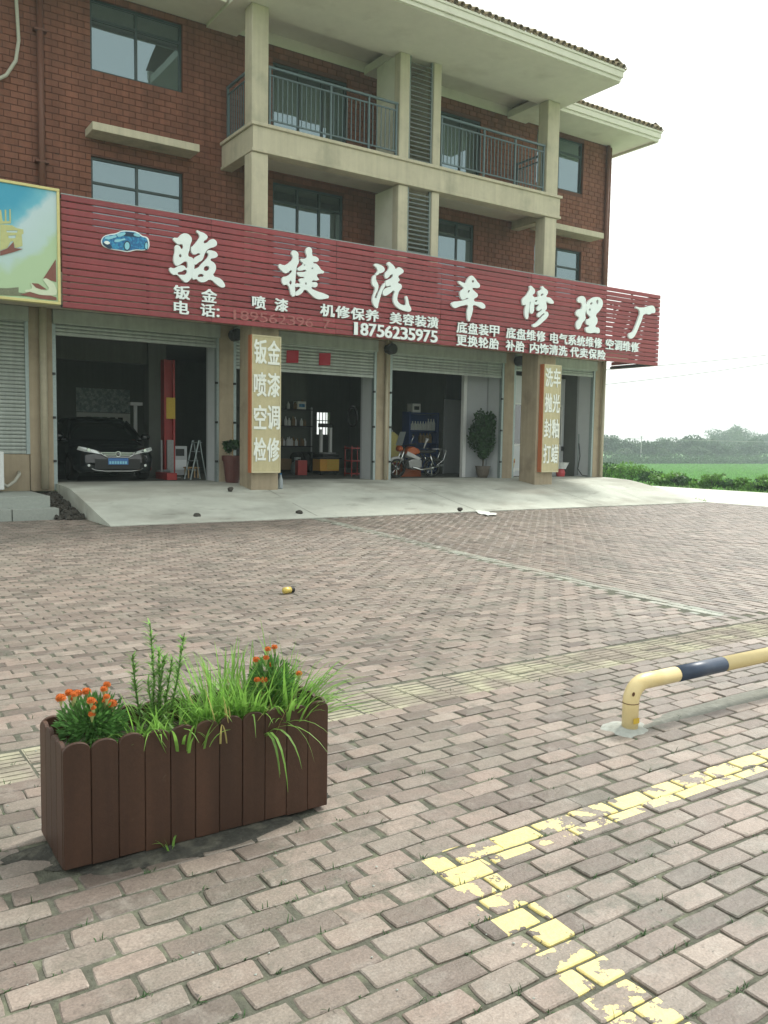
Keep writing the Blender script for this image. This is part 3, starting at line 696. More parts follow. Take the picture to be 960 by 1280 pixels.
# ------------------------------------------------------------------ lettering helpers
_gl = {}
def glyph(ch, depth, bold):
    """unit-box glyph mesh data (x,z in 0..1; y from 0 (back) to -depth (front))"""
    k = (ch, depth, bold)
    if k in _gl: return _gl[k]
    cu = bpy.data.curves.new('glyph', 'FONT'); cu.body = ch; cu.size = 1; cu.resolution_u = 3; cu.extrude = .05; cu.offset = 0 if bold > 0 else bold
    o = bpy.data.objects.new('glyph', cu); col.objects.link(o); dg = bpy.context.evaluated_depsgraph_get(); dg.update()
    me = bpy.data.meshes.new_from_object(o.evaluated_get(dg)); bpy.data.objects.remove(o); bpy.data.curves.remove(cu)
    v = np.array([x.co[:] for x in me.vertices]); f = [tuple(p.vertices) for p in me.polygons]; bpy.data.meshes.remove(me)
    lo, hi = v.min(0), v.max(0); w_ = max(hi[0]-lo[0], 1e-3); h_ = max(hi[1]-lo[1], 1e-3)
    out = np.stack([(v[:, 0]-lo[0])/w_, np.where(v[:, 2] > 0, -depth, 0.), (v[:, 1]-lo[1])/h_], 1)
    if bold > 0:                                               # heavier strokes: the same outline laid down several times
        vv, ff, n = [], [], len(out)
        for i, (dx, dz) in enumerate(((-1, -.6), (1, -.6), (-1, .6), (1, .6), (0, 0))):
            q = out.copy(); q[:, 0] += dx*bold; q[:, 2] += dz*bold; q[:, 1] -= (q[:, 1] < 0)*.0006*i; vv.append(q); ff += [tuple(x + n*i for x in p) for p in f]
        out, f = np.concatenate(vv), ff
    _gl[k] = (out, f); return _gl[k]
def char(ch, x0, x1, z0, z1, y, mat, parent, depth=.03, bold=.032, name='character', shear=0):
    v, f = glyph(ch, depth, bold); X = x0 + (x1-x0)*v[:, 0] + shear*v[:, 2]
    vv = np.stack([X, y + v[:, 1], z0 + (z1-z0)*v[:, 2]], 1)
    return MB().add(vv.tolist(), f).build(name, mat, parent)
def word(s, x0, x1, z0, z1, y, mat, parent, gap=.12, **k):
    n = len(s); p = (x1-x0)/n
    for i, ch in enumerate(s):
        if ch == ' ': continue
        narrow = ch in ':1'
        a, c = x0 + p*i + p*gap/2, x0 + p*(i+1) - p*gap/2
        if ch == ':': a, c = a, a + (c-a)*.28
        if ch == '1': a, c = a + (c-a)*.22, c - (c-a)*.30
        zz1 = z0 + (z1-z0)*.72 if ch == ':' else z1
        char(ch, a, c, z0, zz1, y, mat, parent, **k)
def shape(outer, holes, y, depth, mat, name, parent, smooth=True):
    """flat cut-out with thickness: outlines are (x,z) in metres on the plane y"""
    cu = bpy.data.curves.new('outline', 'CURVE'); cu.dimensions = '2D'; cu.fill_mode = 'BOTH'; cu.extrude = depth/2; cu.resolution_u = 3
    for pts in [outer] + holes:
        if smooth:
            sp = cu.splines.new('BEZIER'); sp.bezier_points.add(len(pts)-1)
            for q, p in zip(sp.bezier_points, pts): q.co = (p[0], p[1], 0); q.handle_left_type = q.handle_right_type = 'AUTO'
        else:
            sp = cu.splines.new('POLY'); sp.points.add(len(pts)-1)
            for q, p in zip(sp.points, pts): q.co = (p[0], p[1], 0, 1)
        sp.use_cyclic_u = True
    o = bpy.data.objects.new('outline', cu); col.objects.link(o); dg = bpy.context.evaluated_depsgraph_get(); dg.update()
    me = bpy.data.meshes.new_from_object(o.evaluated_get(dg)); bpy.data.objects.remove(o); bpy.data.curves.remove(cu)
    mb = MB().add([(v.co.x, y - depth/2 - v.co.z, v.co.y) for v in me.vertices], [tuple(p.vertices) for p in me.polygons]); bpy.data.meshes.remove(me)
    return mb
def traced(shapes, ox, oy, s, Y, depth, mat, name, parent, smooth=True, step=.003):
    """outlines read off the photograph, laid on the plane they are fixed to"""
    def cv(p): q = ony(ox + p[0]/s, oy + p[1]/s, Y); return (q.x, q.z)
    mb = MB()
    for i, (outer, holes) in enumerate(shapes):
        t = shape([cv(p) for p in outer], [[cv(p) for p in h] for h in holes], Y, depth + i*step, mat, name, parent, smooth); mb.add(t.v, t.f)
    return mb.build(name, mat, parent)

# ------------------------------------------------------------------ red slat sign
sg = thing('fascia_sign', 'long red slatted shop sign with white characters across the facade', 'sign', (12.4, 16.7, 3.9))
SX0, SX1, SZ0, SZ1 = 3.97, 20.93, 3.925, 5.99
NS = 17; PIT_ = (SZ1-SZ0)/NS
segs = [SX0, 6.9, 9.85, 12.8, 15.75, 18.62, SX1]
# hollow lipped slat profile (y,z)
for i in range(NS):
    z0 = SZ0 + i*PIT_; hgt = PIT_ - .019
    for a, c in zip(segs, segs[1:]):
        o_ = random.gauss(0, .0035); dz = random.gauss(0, .003)
        pf = [(YS+o_, z0+dz), (YS-.006+o_, z0+.012+dz), (YS-.006+o_, z0+hgt-.012+dz), (YS+o_, z0+hgt+dz), (YS+.03+o_, z0+hgt+dz), (YS+.03+o_, z0+hgt-.004+dz), (YS+.006+o_, z0+hgt-.004+dz), (YS+.006+o_, z0+.004+dz), (YS+.03+o_, z0+.004+dz), (YS+.03+o_, z0+dz)]
        MB().prism(pf, 'x', a+.004, c-.004).build('slat', 'sign_red', sg)
    MB().box(SX1-.03, SX1-.002, YS+.035, 18.45, z0, z0+hgt).build('return_slat', 'sign_red', sg)
for x in (4.1, 5.6, 7.2, 8.9, 10.6, 12.3, 14.0, 15.7, 17.3, 18.6, 19.75, 20.85): MB().box(x-.022, x+.022, YS+.035, YS+.08, SZ0+.02, SZ1-.02).build('frame_post', 'sign_steel', sg)
for z in (3.935, 5.93): MB().box(SX0, SX1-.04, YS+.082, YS+.13, z, z+.05).build('frame_rail', 'sign_steel', sg)
for x in (18.62, 20.7):
    MB().tube([(x, YS+.1, 5.9), (x, 18.4, 5.9)], .022, 6).build('brace', 'sign_steel', sg); MB().tube([(x, YS+.13, 3.97), (x, 18.4, 4.4)], .022, 6).build('brace', 'sign_steel', sg)
MB().box(20.78, 20.84, YS+.09, 18.4, 3.93, 3.99).build('brace', 'sign_steel', sg)
MB().box(SX0, 18.6, YS-.004, YS+.05, SZ1-.012, SZ1+.004).build('top_trim', 'galv', sg)
YL = YS - .012
G = {
'jun': ((205, 280, 11.294), [([(115,210),(150,265),(200,295),(250,295),(240,360),(205,315),(155,305),(140,400),(122,500),(135,560),(165,595),(220,575),(310,535),(320,570),(310,630),(270,595),(200,595),(130,630),(65,625),(115,720),(170,720),(240,790),(300,830),(350,800),(390,740),(412,640),(415,530),(385,480),(333,458),(345,380),(362,290),(382,220),(350,165),(295,138),(235,150),(185,200)], [[(215,430),(235,468),(205,470)], [(180,705),(240,675),(305,655),(300,710),(240,722)]]),
  ([(445,100),(500,115),(560,140),(605,195),(545,270),(590,270),(645,225),(700,225),(735,280),(715,320),(640,345),(590,380),(560,430),(530,510),(480,545),(420,575),(415,490),(470,450),(500,425),(400,435),(370,340),(400,310),(450,250),(490,170)], []),
  ([(590,400),(655,378),(745,440),(720,480),(640,510),(690,550),(720,610),(700,690),(680,725),(770,770),(830,830),(845,890),(800,900),(720,850),(640,790),(560,825),(490,820),(440,780),(400,790),(385,740),(405,650),(470,620),(520,560),(590,490),(615,430)], [[(545,645),(620,605),(600,665)], [(465,750),(500,710),(550,735),(500,750)]])]),
'jie': ((340, 302, 12.), [([(275,190),(290,145),(325,138),(378,180),(380,250),(388,310),(360,370),(350,420),(340,520),(335,600),(330,700),(325,820),(290,825),(250,720),(215,650),(160,655),(140,545),(200,525),(265,480),(285,440),(200,480),(150,460),(85,350),(170,360),(240,320),(295,260),(290,215)], [[(245,630),(270,590),(270,650)]]),
  ([(490,170),(500,110),(540,88),(580,120),(590,215),(640,230),(685,275),(660,310),(600,318),(650,340),(700,395),(720,425),(765,465),(700,485),(660,500),(665,540),(690,575),(580,600),(650,615),(668,655),(640,690),(575,690),(640,740),(780,790),(838,835),(790,860),(650,860),(560,790),(475,725),(440,770),(400,800),(330,805),(340,770),(390,720),(410,690),(335,680),(340,635),(410,625),(385,580),(420,555),(470,545),(400,530),(360,470),(385,462),(480,455),(500,437),(430,440),(365,425),(400,380),(450,330),(420,300),(410,270),(460,265),(510,235)], [[(460,360),(480,350),(475,370)], [(575,410),(600,395),(595,415)], [(480,640),(495,615),(500,650)]])]),
'qi': ((455, 325, 13.714), [([(150,90),(175,70),(250,85),(320,130),(335,180),(300,220),(245,235),(200,270),(180,255),(215,190),(190,130)], []),
  ([(150,265),(180,270),(185,340),(225,430),(220,510),(180,600),(170,660),(230,560),(300,430),(330,400),(345,430),(300,520),(260,640),(225,770),(210,830),(170,810),(130,740),(125,650),(160,540),(170,490),(125,430),(118,330)], []),
  ([(375,80),(405,38),(440,60),(500,120),(520,160),(570,130),(620,150),(658,200),(620,245),(565,290),(590,350),(560,395),(610,420),(628,470),(580,540),(555,620),(550,690),(580,740),(640,775),(690,775),(700,720),(685,640),(705,620),(735,680),(750,760),(788,850),(770,885),(690,880),(600,850),(520,790),(480,710),(485,610),(500,535),(420,580),(320,615),(300,575),(320,510),(400,470),(440,450),(365,455),(352,362),(390,345),(475,255),(440,258),(385,315),(350,320),(340,230),(390,180),(405,120)], [])]),
'che': ((555, 342, 16.), [([(260,165),(290,155),(350,185),(410,190),(430,140),(480,70),(525,45),(575,75),(640,165),(695,240),(680,285),(600,290),(545,300),(590,360),(655,440),(620,485),(580,510),(575,545),(650,570),(740,585),(805,670),(770,705),(720,695),(640,650),(560,640),(555,720),(530,830),(500,920),(490,955),(465,955),(440,860),(440,740),(455,640),(380,640),(280,665),(180,690),(120,610),(140,580),(240,560),(360,540),(420,520),(465,500),(350,530),(300,460),(295,390),(330,330),(370,300),(330,250)], [[(535,170),(550,130),(580,170),(560,185)], [(450,380),(490,335),(485,370)]])]),
'xiu': ((645, 352, 17.4545), [([(260,120),(290,95),(345,135),(385,195),(380,255),(335,310),(375,345),(375,420),(370,540),(345,690),(290,695),(270,620),(285,500),(290,440),(265,560),(245,700),(240,790),(215,825),(185,800),(160,690),(175,560),(185,510),(130,520),(105,430),(115,380),(180,320),(240,230),(270,150)], []),
  ([(520,125),(545,100),(595,150),(650,190),(668,240),(650,290),(630,330),(700,350),(760,400),(795,470),(740,485),(680,465),(635,440),(640,520),(640,600),(610,650),(650,660),(680,720),(650,790),(560,880),(450,970),(350,995),(325,965),(400,910),(480,830),(560,740),(595,705),(520,740),(460,785),(435,740),(450,690),(530,610),(470,645),(430,620),(430,560),(470,510),(410,510),(370,470),(370,400),(390,345),(460,330),(445,260),(460,210),(530,170)], [[(385,430),(430,405),(440,415),(390,445)], [(510,310),(560,265),(570,275),(530,315)]])]),
'li': ((710, 364, 8.), [([(80,95),(120,50),(165,80),(165,120),(178,140),(165,200),(160,250),(165,270),(130,320),(100,380),(75,375),(72,310),(100,270),(65,235),(80,190),(125,170),(120,120),(95,115)], []),
  ([(175,120),(220,75),(270,60),(320,80),(335,130),(300,200),(265,250),(280,275),(278,320),(260,355),(295,370),(302,415),(260,415),(200,420),(165,400),(165,365),(200,350),(170,330),(170,290),(210,265),(180,230),(170,180)], [[(208,130),(225,112),(232,118),(215,138)], [(270,100),(285,88),(292,110),(278,135),(272,120)], [(200,175),(215,185),(202,200)]])]),
'chang': ((710, 364, 8.), [([(660,165),(700,165),(760,162),(820,145),(850,160),(858,215),(830,220),(800,235),(770,225),(740,240),(725,290),(695,360),(670,420),(640,465),(600,470),(592,430),(630,410),(660,350),(690,270),(705,215),(690,180)], [])]),
}
for k, ((ox, oy, s), sh) in G.items(): traced(sh, ox, oy, s, YL, .05, 'letter_white', 'character', sg)
def P(x, y): q = ony(x, y, YL); return q.x, q.z
def row(s, xa, xb, z0, z1, mat='letter_white', **k): word(s, P(xa, 400)[0], P(xb, 400)[0], z0, z1, YL, mat, sg, **k)
char('钣', 6.10, 6.42, 4.31, 4.57, YL, 'letter_white', sg); char('金', 6.68, 7.00, 4.31, 4.57, YL, 'letter_white', sg)
char('电', 6.10, 6.40, 4.02, 4.27, YL, 'letter_white', sg); char('话', 6.66, 6.96, 4.02, 4.27, YL, 'letter_white', sg); char(':', 7.00, 7.06, 4.03, 4.20, YL, 'letter_white', sg)
char('喷', 7.80, 8.10, 4.29, 4.55, YL, 'letter_white', sg); char('漆', 8.33, 8.63, 4.29, 4.55, YL, 'letter_white', sg)
word('机修保养', 9.42, 11.0, 4.29, 4.55, YL, 'letter_white', sg); word('美容装潢', 11.28, 12.72, 4.29, 4.55, YL, 'letter_white', sg)
word('18756235975', 10.26, 12.70, 3.955, 4.225, YL, 'letter_white', sg, bold=.045)
char('1', 7.38, 7.44, 4.02, 4.22, YL+.004, 'letter_ghost', sg, depth=.006, bold=.01); word('89562396 7', 7.52, 9.72, 4.02, 4.22, YL+.004, 'letter_ghost', sg, depth=.006, bold=.012)
for s, a, c in (('底盘装甲', 570, 624), ('底盘维修', 632, 682), ('电气系统维修', 687, 753), ('空调维修', 757, 799)): row(s, a, c, 4.25, 4.52)
for s, a, c in (('更换轮胎', 570, 624), ('补胎', 632, 656), ('内饰清洗', 662, 710), ('代卖保险', 713, 758)): row(s, a, c, 3.94, 4.20)
# car picture cut-out on the sign
cs = (120, 280, 12.8)
cut = traced([([(80,260),(120,200),(200,170),(310,150),(400,115),(520,110),(650,130),(740,190),(820,220),(848,290),(832,400),(780,422),(640,422),(500,450),(380,430),(250,410),(150,380),(90,330)], [])], *cs, YL, .02, 'letter_white', 'car_picture', sg)
traced([([(100,265),(130,210),(210,182),(320,165),(405,128),(520,122),(640,142),(735,205),(805,230),(830,295),(818,380),(775,405),(640,405),(500,430),(380,412),(250,395),(160,368),(110,325)], [])], *cs, YL-.021, .006, 'bluecar', 'body_print', cut)
traced([([(350,172),(420,138),(530,132),(640,155),(700,195),(600,205),(470,190)], [])], *cs, YL-.028, .004, 'bluecar_dark', 'window_print', cut)
traced([([(330,180),(415,140),(470,140),(440,185)], [])], *cs, YL-.033, .003, 'bluecar_light', 'glass_print', cut); traced([([(600,170),(660,150),(710,190),(650,200)], [])], *cs, YL-.033, .003, 'bluecar_light', 'glass_print', cut)
traced([([(110,300),(230,330),(250,390),(160,368)], [])], *cs, YL-.028, .004, 'bluecar_dark', 'grille_print', cut); traced([([(130,285),(220,295),(215,318),(135,305)], [])], *cs, YL-.033, .003, 'letter_white', 'plate_print', cut)
for x, rx, ry in ((497, 55, 82), (805, 30, 70)):
    traced([([(x+rx*math.cos(a*.7854), 350+ry*math.sin(a*.7854)) for a in range(8)], [])], *cs, YL-.028, .005, 'bluecar_dark', 'tyre_print', cut)
    traced([([(x+rx*.7*math.cos(a*.7854), 350+ry*.75*math.sin(a*.7854)) for a in range(8)], [])], *cs, YL-.034, .004, 'bluecar_light', 'rim_print', cut)
traced([([(140,225),(230,195),(330,195),(280,225),(170,245)], [])], *cs, YL-.028, .004, 'bluecar_light', 'hood_print', cut); traced([([(290,275),(400,245),(470,240),(420,265),(330,290)], [])], *cs, YL-.028, .004, 'bluecar_light', 'lamp_print', cut)

# ------------------------------------------------------------------ sky-blue poster board at the left
po = thing('poster_board', 'gold-framed poster board with blue sky print at the left end', 'poster board', (2, 16.65, 3.9))
PX0, PX1, PZ0, PZ1, PY = -.4, 3.92, 3.95, 6.03, 16.62
MB().box(PX0, PX1-.05, PY, PY+.12, PZ0+.05, PZ1-.05).build('poster_panel', 'poster_sky', po)
b = MB(); b.box(PX0, PX1, PY-.03, PY+.13, PZ1-.05, PZ1); b.box(PX0, PX1, PY-.03, PY+.13, PZ0, PZ0+.05); b.box(PX1-.05, PX1, PY-.028, PY+.128, PZ0+.05, PZ1-.05); b.build('poster_frame', 'gold_frame', po, bevel=.008)
q = (0, 225, 7.76)
traced([([(-60,300),(10,290),(25,400),(105,400),(105,420),(-60,430)], [])], *q, PY-.002, .006, 'poster_green', 'print_character', po, False)
traced([([(45,290),(60,290),(62,400),(48,400)], []), ([(90,285),(102,285),(105,410),(92,410)], [])], *q, PY-.002, .006, 'poster_green', 'print_character', po, False)
traced([([(0,430),(120,440),(155,465),(225,480),(228,520),(210,530),(218,640),(150,660),(125,590),(100,600),(70,660),(10,680),(0,690)], [[(62,490),(170,490),(165,512),(65,508)], [(80,540),(155,535),(150,565),(82,565)]])], *q, PY-.002, .006, 'poster_green', 'print_character', po, False)
traced([([(0,690),(70,665),(130,600),(140,660),(225,668),(130,700),(0,735)], [])], *q, PY-.010, .004, 'poster_brown', 'print_shadow', po, False)
traced([([(540,770),(545,990),(420,955)], [])], *q, PY-.002, .006, 'poster_brown', 'print_flag', po, False)
traced([([(300,995),(340,1040),(400,1060),(470,1065),(440,1000),(420,960),(500,985),(540,1040),(545,1110),(490,1120),(380,1110),(290,1085),(240,1080),(310,1050)], [])], *q, PY-.009, .004, 'poster_cream', 'print_emblem', po)
traced([([(290,1085),(380,1115),(490,1120),(548,1140),(548,1168),(380,1150),(200,1110)], [])], *q, PY-.014, .003, 'poster_brown', 'print_shadow', po, False)
traced([([(305,1000),(370,1005),(455,1062),(400,1062),(350,1045)], [])], *q, PY-.014, .003, 'poster_brown', 'print_shadow', po, False)
traced([([(-200,1040),(60,1050),(180,1040),(180,1090),(300,1110),(300,1130),(-200,1110)], [])], *q, PY-.002, .005, 'poster_scene', 'print_skyline', po, False)

# ------------------------------------------------------------------ yellow boards on the pillars
def pillar_board(label, x0, x1, z0, z1, rows, y=16.85):
    t = thing('pillar_board', label, 'sign board', ((x0+x1)/2, y, z0), group='yellow boards on the two pillars')
    MB().box(x0+.012, x1, y, y+.14, z0, z1).build('board_panel', 'board_yellow', t, bevel=.006)
    MB().box(x0-.012, x0+.010, y+.004, y+.142, z0+.002, z1-.002).build('board_edge', 'board_edge', t)
    b = MB(); b.box(x0+.012, x1, y-.012, y-.001, z1-.03, z1); b.box(x0+.012, x1, y-.012, y-.001, z0, z0+.03); b.box(x1-.025, x1, y-.0118, y-.001, z0+.031, z1-.031); b.box(x0+.012, x0+.037, y-.0118, y-.001, z0+.031, z1-.031); b.build('board_rim', 'board_rim', t)
    h = (z1-z0-.16)/4; w_ = (x1-x0-.06)/2
    for i, (a, c) in enumerate(rows):
        zt = z1 - .10 - i*h
        for j, ch in enumerate((a, c)):
            xa = x0 + .045 + j*w_; char(ch, xa + .015, xa + w_ - .02, zt - h*.72, zt, y-.001, 'board_letter', t, depth=.012, bold=.03)
pillar_board('yellow board with white characters on the left pillar beside the plant pot', 7.87, 8.57, .82, 3.77, ('钣金', '喷漆', '空调', '检修'))
pillar_board('yellow board with worn white characters on the right pillar before the white booth', 16.46, 17.10, .79, 3.70, ('洗车', '抛光', '封釉', '打蜡'))
# ------------------------------------------------------------------ leaf helpers
def leaves(pos, size, aspect=.5, seed=0, updir=None, jit=.35, fold=.0):
    """one small quad leaf per position, random facing"""
    r = np.random.default_rng(seed); pos = np.asarray(pos, float); n = len(pos)
    a = r.normal(size=(n, 3)); 
    if updir is not None: a = a*jit + np.asarray(updir)
    a /= np.linalg.norm(a, axis=1)[:, None]
    t = r.normal(size=(n, 3)); bvec = np.cross(a, t); bvec /= np.linalg.norm(bvec, axis=1)[:, None]
    s = (np.asarray(size)*(.6 + .8*r.random(n)))[:, None] if np.ndim(size) == 0 else np.asarray(size)[:, None]
    p0 = pos - a*s*.5; p2 = pos + a*s*.5; p1 = pos + bvec*s*aspect*.5 - a*s*.08; p3 = pos - bvec*s*aspect*.5 - a*s*.08
    v = np.stack([p0, p1, p2, p3], 1).reshape(-1, 3); f = np.arange(4*n).reshape(-1, 4)
    return v, f
def np_mesh(name, v, f, mat):
    me = bpy.data.meshes.new(name); nv, nf = len(v), len(f); k = f.shape[1]
    me.vertices.add(nv); me.vertices.foreach_set('co', v.astype(np.float32).ravel())
    me.loops.add(nf*k); me.loops.foreach_set('vertex_index', f.astype(np.int32).ravel())
    me.polygons.add(nf); me.polygons.foreach_set('loop_start', np.arange(0, nf*k, k, dtype=np.int32)); me.update(calc_edges=True); me.validate()
    me.materials.append(M[mat]); return me
def crown(c, rad, n, size, seed, mat, name, parent, lobes=9, local=False, flat=.85, aspect=.6):
    r = np.random.default_rng(seed); rad = np.asarray(rad, float); c = np.asarray(c, float); P_ = []
    for i in range(lobes):
        d_ = r.normal(size=3); d_ /= np.linalg.norm(d_); d_[2] = d_[2]*flat; cc = c + d_*rad*r.uniform(.25, .68); rr = rad*r.uniform(.30, .52)
        m_ = n//lobes; q = r.normal(size=(m_, 3)); q /= np.linalg.norm(q, axis=1)[:, None]; q *= (r.random((m_, 1))**.4); P_.append(cc + q*rr)
    v, f = leaves(np.concatenate(P_), size, aspect, seed+1)
    o = bpy.data.objects.new(name, np_mesh(name, v, f, mat)); col.objects.link(o); attach(o, parent, local); return o
def blade_strip(b, p, d, L_, w_, droop, n=4):
    """curved grass blade"""
    p = Vector(p); d = Vector(d).normalized(); side = d.cross(Vector((0, 0, 1)))
    side = side.normalized() if side.length > 1e-3 else Vector((1, 0, 0)); base = len(b.v)
    for i in range(n+1):
        t = i/n; ww = w_*(1 - t**2)*(.7 + .6*t*(1-t)) + .0004
        b.v.append(tuple(p - side*ww)); b.v.append(tuple(p + side*ww)); p = p + d*(L_/n); d = (d + Vector((0, 0, -droop/n))).normalized()
    for i in range(n): a = base + 2*i; b.f.append((a, a+1, a+3, a+2))

# ------------------------------------------------------------------ car in the first bay
FZ0 = .556
car = thing('car', 'black sedan parked nose out in the left garage bay', 'car', (5.68, 19.12, FZ0), R(-2))
secs = [(-.03, .50, .60, .34), (.0, .66, .655, .27), (.06, .77, .71, .22), (.18, .84, .76, .19), (.4, .875, .82, .18), (.85, .89, .90, .18), (1.2, .89, .955, .18), (2.0, .885, .95, .18), (3.2, .885, .97, .18), (3.9, .87, 1.0, .2), (4.4, .80, .97, .25), (4.5, .70, .88, .3)]
b = MB(); prn = None
for y, w_, zt, zb in secs:
    half = [(0, zt), (.5*w_, zt-.008), (.82*w_, zt-.035), (.95*w_, zt-.10), (w_, zt-.24), (w_*.995, .42), (w_*.97, max(zb+.05, .26)), (w_*.9, zb), (0, zb)]
    prf = half + [(-x, z) for x, z in reversed(half[1:-1])]; prn = len(prf); b.v += [(x, y, z) for x, z in prf]
for i in range(len(secs)-1):
    for k in range(prn): a = i*prn+k; c = i*prn+(k+1) % prn; b.f.append((a, c, c+prn, a+prn))
b.f.append(tuple(range(prn))[::-1]); b.f.append(tuple((len(secs)-1)*prn+k for k in range(prn)))
body = b.build('body', 'car_paint', car, smooth=True, local=True)
gh = [(1.02, .80, .93), (1.35, .74, 1.16), (1.72, .64, 1.38), (2.1, .60, 1.455), (2.9, .60, 1.46), (3.35, .62, 1.38), (3.75, .70, 1.16), (4.05, .74, .99)]
b = MB()
for y, w_, z in gh: b.v += [(-.82, y+.02, .90), (-w_-.04*(z < 1.3), y, z-.03), (-w_*.7, y-.03, z), (0, y-.05, z+.01), (w_*.7, y-.03, z), (w_+.04*(z < 1.3), y, z-.03), (.82, y+.02, .90)]
for i in range(len(gh)-1):
    for k in range(6): a = i*7+k; b.f.append((a, a+1, a+8, a+7))
b.build('windscreen', 'car_glass', car, smooth=True, local=True)
b = MB()
for y, w_, z in gh[2:6]: b.v += [(-w_-.01, y-.02, z-.02), (-w_*.7, y-.05, z+.008), (0, y-.07, z+.018), (w_*.7, y-.05, z+.008), (w_+.01, y-.02, z-.02)]
for i in range(3):
    for k in range(4): a = i*5+k; b.f.append((a, a+1, a+6, a+5))
b.build('roof', 'car_paint', car, smooth=True, local=True)
for s in (-1, 1):
    MB().tube([(s*.81, 1.0, .93), (s*.76, 1.35, 1.15), (s*.66, 1.72, 1.37)], .03, 6).build('pillar', 'car_paint', car, True, local=True)
    hl = MB().add([(s*.34, -.012, .60), (s*.52, .0, .635), (s*.70, .06, .66), (s*.835, .20, .70), (s*.80, .17, .775), (s*.68, .075, .755), (s*.50, .01, .70), (s*.36, -.012, .655)], [tuple(range(8)) if s > 0 else tuple(range(8))[::-1]])
    hl.v = [(x, y-.02, z) for x, y, z in hl.v]; h = hl.build('headlight', 'headlight', car, local=True)
    MB().lathe([(.035, -.03), (.04, -.015), (.03, .0)], (s*.62, .03, .70), 14, 'y').build('lamp', 'chrome', h, local=True)
    MB().lathe([(.028, -.03), (.032, 0), (.03, .03)], (s*.62, .015, .36), 12, 'y').build('fog_lamp', 'headlight', car, local=True)
    mr_ = MB().lathe([(.03, -.10), (.075, -.06), (.08, .05), (.05, .10)], (s*1.0, 1.30, 1.0), 10, 'x').build('mirror', 'car_paint', car, smooth=True, local=True)
    for y in (.86, 3.5):
        wh = MB().lathe([(.20, -.09), (.30, -.10), (.315, -.06), (.315, .06), (.30, .10), (.20, .09)], (s*.80, y, .315), 24, 'x').build('wheel', 'rubber', car, smooth=False, local=True)
        MB().lathe([(.04, 0), (.19, .02), (.2, 0)], (s*.895, y, .315), 18, 'x').build('rim', 'steel', wh, local=True)
MB().prism([(-.36, .66), (-.24, .55), (.24, .55), (.36, .66)], 'y', -.045, -.02).build('grille', 'dark_plastic', car, local=True); MB().prism([(-.5, .50), (-.5, .28), (.5, .28), (.5, .50)], 'y', -.040, -.02).build('lower_grille', 'dark_plastic', car, local=True)
b = MB(); b.box(-.34, .34, -.055, -.046, .585, .60); b.box(-.36, .36, -.055, -.046, .63, .645); b.build('grille_bar', 'chrome', car, local=True)
MB().tube([(-.42, -.03, .68), (-.34, -.05, .60), (-.24, -.06, .545), (.24, -.06, .545), (.34, -.05, .60), (.42, -.03, .68)], .014, 6).build('grille_trim', 'chrome', car, True, local=True)
MB().tube([(-.62, .03, .33), (-.5, -.03, .26), (-.3, -.06, .235), (.3, -.06, .235), (.5, -.03, .26), (.62, .03, .33)], .010, 6).build('bumper_trim', 'chrome', car, True, local=True)
em = MB().lathe([(.062, -.012), (.062, 0)], (0, -.062, .615), 20, 'y').build('emblem', 'chrome', car, local=True)
MB().lathe([(.050, -.004), (.050, 0)], (0, -.0755, .615), 20, 'y').build('emblem_field', 'dark_plastic', em, local=True)
b = MB()
for pts in (((-.026, .655), (-.008, .618), (0, .632), (.008, .618), (.026, .655)), ((-.042, .635), (-.02, .575), (0, .615), (.02, .575), (.042, .635))): b.tube([(x, -.082, z) for x, z in pts], .0045, 5)
b.build('emblem_letters', 'chrome', em, local=True)
pl = MB().box(-.22, .22, -.075, -.062, .38, .52).build('number_plate', 'plate_blue', car, local=True)
for i in range(7): MB().box(-.195+i*.057, -.155+i*.057, -.079, -.0755, .395, .455).build('plate_mark', 'bluecar_light', pl, local=True)
# ------------------------------------------------------------------ garage equipment
def lift_post(x, y, label, mat, lab):
    t = thing('lift_post', label, 'vehicle lift', (x, y, FZ0), group='vehicle lift posts in the left bay')
    b = MB(); b.box(x-.14, x+.14, y-.02, y+.14, FZ0+.02, 3.5); b.box(x-.14, x-.09, y-.12, y-.021, FZ0+.02, 3.5); b.box(x+.09, x+.14, y-.12, y-.021, FZ0+.02, 3.5); b.build('mast', mat, t)
    MB().box(x-.25, x+.25, y-.2, y+.3, FZ0, FZ0+.018).build('base_plate', 'steel', t)
    if lab: MB().box(x-.088, x+.141, y-.126, y-.1215, 2.03, 2.56).build('label', 'label_yellow', t)
    c_ = MB().box(x-.085, x+.085, y-.16, y-.03, .66, 1.5).build('carriage', 'steel', t); MB().tube([(x-.05, y-.18, .72), (x-.5, y-.7, .72)], .045, 8).build('lift_arm', 'steel', c_)
lift_post(7.52, 21.0, 'red two-post car lift mast with a yellow label right of the sedan', 'lift_red', True)
lift_post(7.25, 22.6, 'pale lift mast behind the sedan beside the inner grey column', 'white_trim', False) if False else None
def box_thing(name, label, cat, x0, x1, y0, y1, z0, z1, mat, extra=(), group=None, bev=.01):
    t = thing(name, label, cat, ((x0+x1)/2, (y0+y1)/2, z0), group=group)
    MB().box(x0, x1, y0, y1, z0, z1).build('body', mat, t, bevel=bev)
    for n_, m_, *bx in extra: MB().box(*bx).build(n_, m_, t)
    return t
t = thing('inspection_lamp', 'white floor-standing lamp post behind the parked sedan', 'lamp stand', (7.2, 22.6, FZ0))
MB().tube([(7.2, 22.6, FZ0+.03), (7.2, 22.6, 2.4)], .05, 8).build('post', 'white_trim', t); MB().box(7.04, 7.36, 22.5, 22.7, 2.4, 2.48).build('head', 'white_trim', t); MB().lathe([(.2, 0), (.2, .03)], (7.2, 22.6, FZ0), 14).build('base', 'steel', t)
